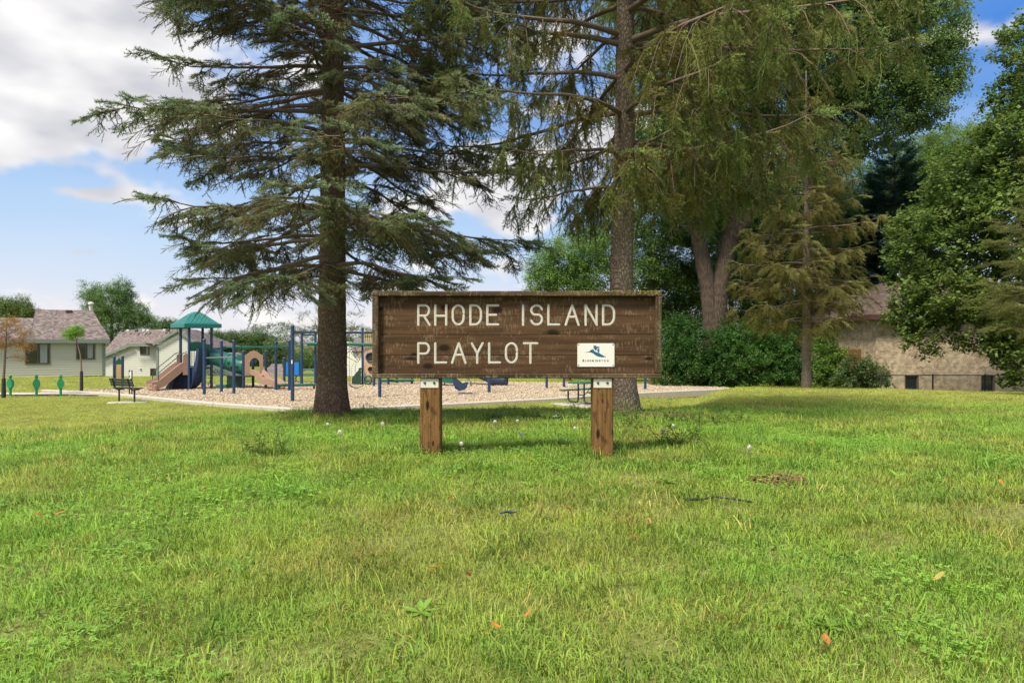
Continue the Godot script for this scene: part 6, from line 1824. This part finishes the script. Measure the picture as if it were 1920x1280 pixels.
func broadleaves() -> void:
	rng.seed = 60
	var wd := Color(0.5, 0.38, 0.3)
	var poplar := []; var maple := []; var small := []; var bush := []
	for k in 3:
		poplar.append(leaf_cluster(44, 0.42, 0.085, 0.85, wd)); maple.append(leaf_cluster(48, 0.42, 0.115, 0.95, wd)); small.append(leaf_cluster(56, 0.40, 0.075, 0.6, wd)); bush.append(leaf_cluster(48, 0.36, 0.115, 0.55, wd))
	var dp := 37.0
	var cb := spot(1338, dp); cb.y = -0.2
	broadleaf("cottonwood", "huge old cottonwood with a split grey trunk behind the bushes", "", "tree", cb,
		[[[cb, at(1336, 610, dp), at(1330, 545, dp), at(1316, 480, dp), at(1300, 400, dp), at(1268, 280, dp), at(1240, 120, dp)], [0.54, 0.50, 0.44, 0.35, 0.31, 0.23, 0.11]],
		[[cb + Vector3(0.35, 0, 0.1), at(1346, 600, dp - 0.1), at(1352, 530, dp - 0.15), at(1368, 450, dp), at(1392, 380, dp), at(1425, 280, dp), at(1465, 120, dp)], [0.50, 0.47, 0.44, 0.40, 0.32, 0.22, 0.09]],
		[[at(1372, 445, dp), at(1450, 340, dp), at(1545, 235, dp), at(1610, 150, dp), at(1680, 70, dp)], [0.36, 0.30, 0.25, 0.18, 0.1]]],
		blobs([[1680, 120, dp, 100], [1740, 60, dp, 70], [1640, 210, dp, 80], [1560, 60, dp, 120], [1460, 150, dp + 1, 120], [1380, 60, dp, 130], [1350, 230, dp + 2, 110], [1290, 310, dp, 100], [1440, 330, dp + 2, 85], [1260, 160, dp + 1, 120], [1230, 390, dp + 2, 75], [1380, 440, dp + 3, 60], [1550, 230, dp + 2, 80], [1600, -60, dp, 140], [1420, -100, dp, 160], [1250, -20, dp, 130], [1720, 190, dp - 1, 60], [1770, 140, dp - 1, 45], [1470, 440, dp + 3, 60]]),
		{"seed": 4, "bark": M.bark_furrow, "limb": M.bark_furrow, "clusters": poplar, "density": 150.0, "scale": 1.55, "tint_a": Color(0.11, 0.20, 0.055), "tint_b": Color(0.19, 0.31, 0.10), "gap": -0.12, "limbs": 3, "sides": 22, "rough": 0.10})
	# a round knot where a limb was cut from the old trunk
	var mp := 27.0
	var mb := spot(1975, mp)
	broadleaf("maple", "large dark green maple at the right, hanging over the stucco house", "", "tree", mb,
		[[[mb, at(1970, 600, mp), at(1950, 480, mp), at(1925, 300, mp), at(1925, 120, mp)], [0.34, 0.30, 0.25, 0.17, 0.07]], [[at(1960, 590, mp), at(1885, 545, mp), at(1805, 530, mp), at(1735, 545, mp)], [0.15, 0.11, 0.08, 0.03]]],
		blobs([[1935, 180, mp, 68], [1955, 90, mp + 1, 72], [1882, 275, mp, 68], [1930, 300, mp - 1, 90], [1830, 350, mp, 80], [1780, 400, mp + 1, 65], [1890, 430, mp - 1, 95], [1800, 470, mp, 80], [1740, 480, mp, 55], [1720, 560, mp, [50, 32]], [1790, 560, mp - 1, [70, 42]], [1700, 600, mp, [36, 30]], [1745, 590, mp - 0.5, [42, 34]], [1695, 520, mp + 1, [34, 40]], [1700, 450, mp + 1, 40], [1860, 580, mp - 1, [70, 50]], [1750, 620, mp - 0.5, [45, 26]], [1725, 655, mp - 0.5, [32, 18]], [1850, 640, mp - 1, [60, 30]], [1900, 660, mp - 1, [45, 32]], [1980, 450, mp, 130], [2020, 210, mp, 115], [1890, 655, mp, [40, 35]], [1905, 705, mp - 1, [28, 26]]]),
		{"seed": 8, "bark": M.bark, "limb": M.limb, "clusters": maple, "density": 140.0, "scale": 1.1, "tint_a": Color(0.10, 0.185, 0.045), "tint_b": Color(0.215, 0.30, 0.068), "gap": -0.16, "limbs": 4})
	# yellow green tree behind the maple
	var far := [
		["light_green_tree", "light green tree rising behind the maple and dark pine", 1740, 52.0, [[1730, 310, 52, 60], [1690, 350, 54, 50], [1770, 330, 52, 60], [1720, 400, 52, 60], [1800, 290, 52, 60]], Color(0.09, 0.165, 0.045), Color(0.14, 0.215, 0.06), 14],
		["bright_tree", "bright green leafy tree between the sign top and the right trunk", 1065, 40.0, [[1040, 500, 40, 45], [1085, 470, 40, 50], [1110, 520, 40, 40], [1020, 530, 40, 32], [1130, 470, 41, 40], [1060, 545, 40, 42], [1100, 560, 40, 40]], Color(0.085, 0.165, 0.04), Color(0.135, 0.225, 0.055), 18],
		["thin_trunk_tree", "slim dark trunked tree just right of the right spruce trunk", 1222, 38.0, [[1220, 450, 38, 45], [1205, 510, 38, 36], [1240, 540, 39, 40], [1210, 580, 39, 36], [1235, 500, 38, 32]], Color(0.05, 0.10, 0.025), Color(0.085, 0.15, 0.035), 14],
		["thicket_tree", "dark green tree in the thicket left of the old cottonwood trunk", 1275, 40.0, [[1270, 540, 40, 45], [1290, 600, 40, 45], [1255, 620, 39, 40], [1285, 480, 40, 45], [1305, 540, 41, 40]], Color(0.035, 0.085, 0.022), Color(0.08, 0.15, 0.032), 18],
		["understory_tree", "shaded green tree between the cottonwood trunk and brown spruce", 1420, 41.0, [[1400, 560, 41, 45], [1440, 590, 41, 50], [1420, 500, 41, 45], [1470, 560, 42, 45], [1390, 620, 40, 40], [1450, 640, 40, 40]], Color(0.05, 0.11, 0.028), Color(0.10, 0.17, 0.04), 14],
		["hedge_tree", "green tree directly behind the brown spruce crown", 1540, 44.0, [[1530, 540, 44, 50], [1580, 600, 43, 45], [1570, 500, 44, 50], [1500, 600, 43, 45], [1600, 560, 44, 40], [1490, 480, 44, 45], [1620, 480, 46, 50]], Color(0.045, 0.10, 0.028), Color(0.09, 0.155, 0.04), 13],
		["backdrop_tree", "tall dark green tree behind the top of the thicket, right of the cottonwood trunk", 1370, 48.0, [[1340, 330, 48, 70], [1400, 380, 48, 70], [1360, 450, 48, 60], [1300, 400, 48, 60], [1450, 430, 48, 60], [1420, 500, 48, 55], [1330, 520, 48, 50]], Color(0.05, 0.105, 0.03), Color(0.095, 0.165, 0.045), 40],
		["backdrop_tree", "tall green tree behind the brown spruce, left of the dark pine", 1570, 50.0, [[1540, 400, 50, 70], [1590, 430, 50, 55], [1520, 470, 50, 60], [1580, 340, 50, 60], [1500, 370, 50, 60], [1560, 520, 50, 55], [1620, 400, 50, 45]], Color(0.05, 0.105, 0.03), Color(0.10, 0.165, 0.045), 41],
		["round_tree", "big round green tree behind the roof of the ranch house", 208, 95.0, [[205, 570, 95, 36], [170, 550, 95, 18], [228, 548, 95, 22], [250, 590, 95, 26], [180, 590, 95, 26], [218, 600, 95, 34], [270, 600, 95, 16], [283, 610, 95, 12]], Color(0.065, 0.135, 0.04), Color(0.115, 0.195, 0.055), 44],
		["clipped_tree", "rounded olive green tree mass at the far left edge behind the house", 25, 110.0, [[5, 582, 110, 24], [35, 582, 110, 24], [55, 590, 110, 16], [20, 596, 110, 24], [-30, 580, 110, 28]], Color(0.08, 0.125, 0.035), Color(0.125, 0.175, 0.05), 50],
		["distant_tree", "distant dark tree just right of the round tree, above the long roof", 318, 120.0, [[300, 612, 120, 12], [318, 612, 120, 12], [335, 616, 120, 12], [310, 622, 120, 14], [345, 628, 120, 12]], Color(0.06, 0.11, 0.045), Color(0.09, 0.145, 0.06), 34],
		["distant_tree", "distant tree standing right of the play tower roof", 420, 125.0, [[400, 640, 125, 18], [420, 645, 125, 22], [440, 640, 125, 17], [410, 665, 125, 24]], Color(0.06, 0.115, 0.04), Color(0.10, 0.16, 0.055), 38],
		["distant_tree", "distant tree with a domed crown above the wavy slide", 478, 125.0, [[460, 645, 125, 18], [480, 638, 125, 16], [498, 645, 125, 18], [475, 665, 125, 26], [500, 670, 125, 20]], Color(0.06, 0.115, 0.04), Color(0.10, 0.165, 0.055), 38],
		["distant_tree", "distant tree left of the tall swing post, above the pinkish roof", 522, 120.0, [[515, 655, 120, 14], [528, 665, 120, 18], [508, 672, 120, 16], [545, 672, 120, 16]], Color(0.065, 0.115, 0.04), Color(0.115, 0.15, 0.055), 34],
		["distant_tree", "distant low tree behind the notice board", 580, 110.0, [[570, 680, 110, 20], [600, 672, 110, 22], [555, 690, 110, 14], [625, 680, 110, 18]], Color(0.065, 0.125, 0.04), Color(0.10, 0.165, 0.05), 34],
		["distant_tree", "distant dark tree behind the white gabled house", 660, 112.0, [[650, 655, 112, 20], [680, 650, 112, 20], [700, 660, 112, 20], [665, 672, 112, 20]], Color(0.06, 0.11, 0.04), Color(0.10, 0.15, 0.05), 34],
		["distant_tree", "distant tree showing between the sign's right end and the thicket, low down", 980, 110.0, [[960, 640, 110, 24], [1000, 630, 110, 30], [1040, 625, 110, 30], [930, 655, 110, 24], [1080, 620, 110, 30]], Color(0.06, 0.11, 0.04), Color(0.10, 0.15, 0.05), 34]]
	for f in far:
		var b := spot(f[2], f[3])
		var bl := blobs(f[4])
		var topy: float = bl[0][0].y
		broadleaf(f[0], f[1], "distant trees beyond the playground" if f[0] == "distant_tree" else "", "tree", b, [[[b - Vector3(0, 0.2, 0), b.lerp(Vector3(b.x + 0.1, topy, b.z), 0.5), Vector3(b.x, topy, b.z)], [0.10 + f[3] * 0.0022, 0.08 + f[3] * 0.0015, 0.05]]], bl,
			{"seed": 100 + f[2], "bark": M.bark, "limb": M.limb, "clusters": small, "density": 230.0 if f[3] < 60 else 95.0, "scale": 1.4 if f[3] < 60 else (2.1 if f[3] < 100 else 2.6), "tint_a": f[5] * 1.8, "tint_b": f[6] * 1.8, "gap": -0.18, "limbs": 2, "sides": 8})
	# sparse light tree behind the swing frame
	var sb := spot(600, 46.0)
	broadleaf("sparse_tree", "thin sparse tree with pale leaves on both sides of the left spruce trunk", "", "tree", sb, [[[sb, at(602, 690, 46), at(600, 640, 46), at(590, 600, 46)], [0.10, 0.08, 0.06, 0.02]], [[at(601, 680, 46), at(640, 640, 46), at(672, 610, 46)], [0.05, 0.035, 0.015]], [[at(601, 670, 46), at(560, 630, 46), at(540, 600, 46)], [0.05, 0.035, 0.015]]],
		blobs([[550, 620, 46, 26], [580, 600, 46, 26], [640, 610, 46, 26], [670, 600, 46, 20], [600, 640, 46, 26], [565, 650, 46, 18], [655, 640, 46, 20], [615, 590, 46, 26]]), {"seed": 12, "bark": M.limb, "limb": M.limb, "clusters": small, "density": 60.0, "scale": 0.8, "tint_a": Color(0.10, 0.15, 0.05), "tint_b": Color(0.17, 0.21, 0.08), "gap": -0.05, "limbs": 3, "sides": 8, "limb_scale": 0.7})
	# the wooded skyline beyond everything
	var wood_at := []; var wood_tint := []
	var nz := FastNoiseLite.new(); nz.seed = 2; nz.frequency = 0.035
	for k in 5200:
		var x := rr(-190, 190); var d := 150.0 + rr(0, 18) - absf(x) * 0.1
		var high := 8.0 + nz.get_noise_2d(x, 0) * 3.5
		var p := Vector3(x, ground(x, d) + high * pow(rng.randf(), 0.7) - 0.5, -d)
		wood_at.append(Transform3D(Basis(Vector3.UP, rng.randf() * TAU).scaled(Vector3.ONE * rr(2.6, 4.5)), p))
		wood_tint.append(Color(0.09, 0.165, 0.06).lerp(Color(0.16, 0.235, 0.09), clampf(0.5 + nz.get_noise_2d(x * 3.0, p.y * 6.0) * 0.8, 0, 1)))
	var wd2 := thing("distant_wood", "far off line of woods along the horizon behind the houses", "woodland")
	wd2.set_meta("kind", "stuff")
	copies("crown", small[0], M.leaf, wood_at, wood_tint, wd2)
	# saplings with black trunk guards
	var s1 := spot(152, 31.0)
	var t := broadleaf("sapling", "young tree with a bright green tuft and bent thin stem by the ranch house", "", "sapling", s1, [[[s1, s1 + Vector3(0.0, 1.0, 0), at(150, 665, 31), at(141, 632, 31)], [0.05, 0.04, 0.03, 0.02]]], blobs([[143, 620, 31, 10], [128, 626, 31, 10], [135, 629, 31, 8], [150, 627, 31, 7]]), {"seed": 31, "bark": M.limb, "limb": M.limb, "clusters": small, "density": 2600.0, "scale": 0.36, "tint_a": Color(0.20, 0.42, 0.06), "tint_b": Color(0.30, 0.55, 0.08), "gap": -0.3, "limbs": 2, "sides": 8})
	var g := Geo.new(); g.lathe(Vector3.ZERO, [Vector2(0.075, 0), Vector2(0.065, 0.95), Vector2(0.045, 0.95)], 10); part("trunk_guard", g, M.guard, t)
	var s2 := spot(6, 27.6)
	t = broadleaf("sapling", "half bare young tree with orange brown leaves at the far left edge", "", "sapling", s2, [[[s2, at(6, 705, 27.6), at(9, 660, 27.6), at(12, 605, 27.6)], [0.06, 0.05, 0.035, 0.012]]], blobs([[15, 610, 27.6, [22, 14]], [45, 628, 27.6, [14, 10]], [10, 640, 27.6, [24, 12]], [50, 648, 27.6, [16, 8]], [60, 645, 27.6, [9, 6]], [-20, 630, 27.6, 20], [40, 672, 27.6, [14, 5]]]), {"seed": 32, "bark": M.limb, "limb": M.limb, "clusters": small, "density": 700.0, "scale": 0.55, "tint_a": Color(0.36, 0.25, 0.08), "tint_b": Color(0.48, 0.27, 0.08), "gap": -0.1, "limbs": 5, "sides": 8, "limb_scale": 0.55})
	g = Geo.new(); g.lathe(Vector3.ZERO, [Vector2(0.085, 0), Vector2(0.07, 0.80), Vector2(0.05, 0.80)], 10); part("trunk_guard", g, M.guard, t)
	# bushes along the right tree line
	var bs := [["large dark green bush just right of the sign's right end", 1270, 35.5, [[1265, 665, 35.5, 38], [1290, 690, 35, 36], [1255, 700, 35, 30], [1275, 625, 36, 34]], 0],
		["big leafy bush left of centre in the row below the cottonwood", 1335, 35.0, [[1325, 660, 35, 42], [1350, 690, 34.6, 40], [1310, 700, 34.6, 32], [1365, 640, 35.5, 34], [1340, 715, 34.4, 26]], 0],
		["bright topped bush below the right side of the cottonwood trunk", 1405, 35.0, [[1400, 670, 35, 42], [1425, 695, 34.6, 36], [1385, 705, 34.6, 30], [1410, 640, 35.5, 36]], 1],
		["dark bush left of the brown spruce trunk", 1470, 35.5, [[1465, 675, 35.5, 38], [1485, 700, 35, 34], [1450, 705, 35, 30], [1475, 640, 36, 34]], 0],
		["yellowish green bush right of the brown spruce trunk", 1545, 35.0, [[1540, 670, 35, 34], [1560, 690, 34.6, 34], [1530, 705, 34.6, 28], [1555, 648, 35, 26]], 2],
		["loose greyish bush at the left corner of the stucco house", 1620, 32.5, [[1605, 700, 32.5, 30], [1630, 705, 32.5, 28], [1590, 710, 32.5, 24], [1650, 715, 32, 18]], 3]]
	var tints := [[Color(0.025, 0.075, 0.018), Color(0.065, 0.15, 0.030)], [Color(0.035, 0.10, 0.022), Color(0.085, 0.18, 0.035)], [Color(0.06, 0.14, 0.025), Color(0.15, 0.24, 0.04)], [Color(0.05, 0.10, 0.03), Color(0.11, 0.165, 0.06)]]
	for s in bs:
		var b := spot(s[1], s[2])
		broadleaf("bush", s[0], "bushes along the right tree line", "bush", b, [[[b - Vector3(0, 0.1, 0), b + Vector3(0.05, 0.7, 0), b + Vector3(0, 1.6, 0)], [0.07, 0.05, 0.02]]], blobs(s[3]), {"seed": 200 + s[1], "bark": M.limb, "limb": M.limb, "clusters": bush, "density": 230.0, "scale": 0.95, "tint_a": tints[s[4]][0] * 1.4, "tint_b": tints[s[4]][1] * 1.5, "gap": -0.35, "limbs": 4, "sides": 8, "floor": b.y + 0.1})
	var b2 := spot(448, 62.0)
	broadleaf("bush", "light green shrub seen below the crawl tube of the play tower", "", "bush", b2, [[[b2, b2 + Vector3(0, 0.5, 0), b2 + Vector3(0, 1.0, 0)], [0.06, 0.05, 0.03]]], blobs([[395, 703, 62, 10], [410, 702, 62, 11], [420, 707, 62, 8]]), {"seed": 300, "bark": M.limb, "limb": M.limb, "clusters": bush, "density": 60.0, "scale": 1.2, "tint_a": Color(0.10, 0.19, 0.04), "tint_b": Color(0.15, 0.25, 0.05), "limbs": 2})

func _ready() -> void:
	var cam := Camera3D.new()
	cam.name = "camera"
	cam.position = Vector3(0, EYE, 0)
	cam.fov = 53.13
	cam.near = 0.05
	cam.far = 2000.0
	add_child(cam)
	cam.current = true
	var env := Environment.new()
	var sky := Sky.new()
	var pan := PanoramaSkyMaterial.new()
	pan.panorama = ImageTexture.create_from_image(sky_image())
	sky.sky_material = pan
	env.sky = sky
	env.background_mode = Environment.BG_SKY
	env.tonemap_mode = Environment.TONE_MAPPER_LINEAR
	env.tonemap_exposure = 2.5
	env.sdfgi_enabled = true
	env.ssao_enabled = true
	env.ssil_enabled = true
	var we := WorldEnvironment.new()
	we.name = "world_environment"
	we.environment = env
	add_child(we)
	var sun := DirectionalLight3D.new()
	sun.name = "sun"
	sun.light_energy = 0.8
	sun.light_color = Color(1.0, 0.955, 0.88)
	sun.light_angular_distance = 14.0
	sun.shadow_enabled = true
	add_child(sun)
	sun.look_at_from_position(Vector3.ZERO, -Vector3(-0.36, 0.83, 0.45), Vector3.UP)

	ripple.seed = 3; ripple.frequency = 0.11; ripple.fractal_octaves = 3
	patchy.seed = 9; patchy.frequency = 0.06; patchy.fractal_octaves = 4
	chip_edge = PackedVector2Array([Vector2(-20.9, 30.7), Vector2(-18.2, 29.45), Vector2(-15.9, 28.05), Vector2(-13.6, 26.35), Vector2(-10.5, 24.15), Vector2(-6.9, 22.05), Vector2(-6.2, 21.75), Vector2(-5.36, 22.25), Vector2(-3.2, 23.45), Vector2(-2.45, 23.8), Vector2(1.87, 26.35), Vector2(3.24, 27.45), Vector2(5.3, 28.95), Vector2(7.2, 29.95), Vector2(11.0, 32.1), Vector2(10.0, 34.5), Vector2(4.0, 37.3), Vector2(-4.0, 38.6), Vector2(-12.0, 37.8), Vector2(-18.0, 34.2)])
	make_materials()
	M.routed = paint(lin(0.028, 0.018, 0.011), 0.9)  # dark tone that paints the shade in the carved letter edges
	M.stem = paint(lin(0.16, 0.20, 0.06), 0.6)
	M.teal_deep = paint(lin(0.012, 0.14, 0.105), 0.35)
	M.tan_light = paint(lin(0.52, 0.36, 0.22), 0.55)
	M.dark_brown = paint(lin(0.10, 0.06, 0.04), 0.5)
	M.green_coat = paint(lin(0.014, 0.11, 0.065), 0.45)
	terrain()
	playground_ground()
	houses()
	spruces()
	broadleaves()
	park_sign()
	play_rest()
	lawn()
	weeds()
	litter()
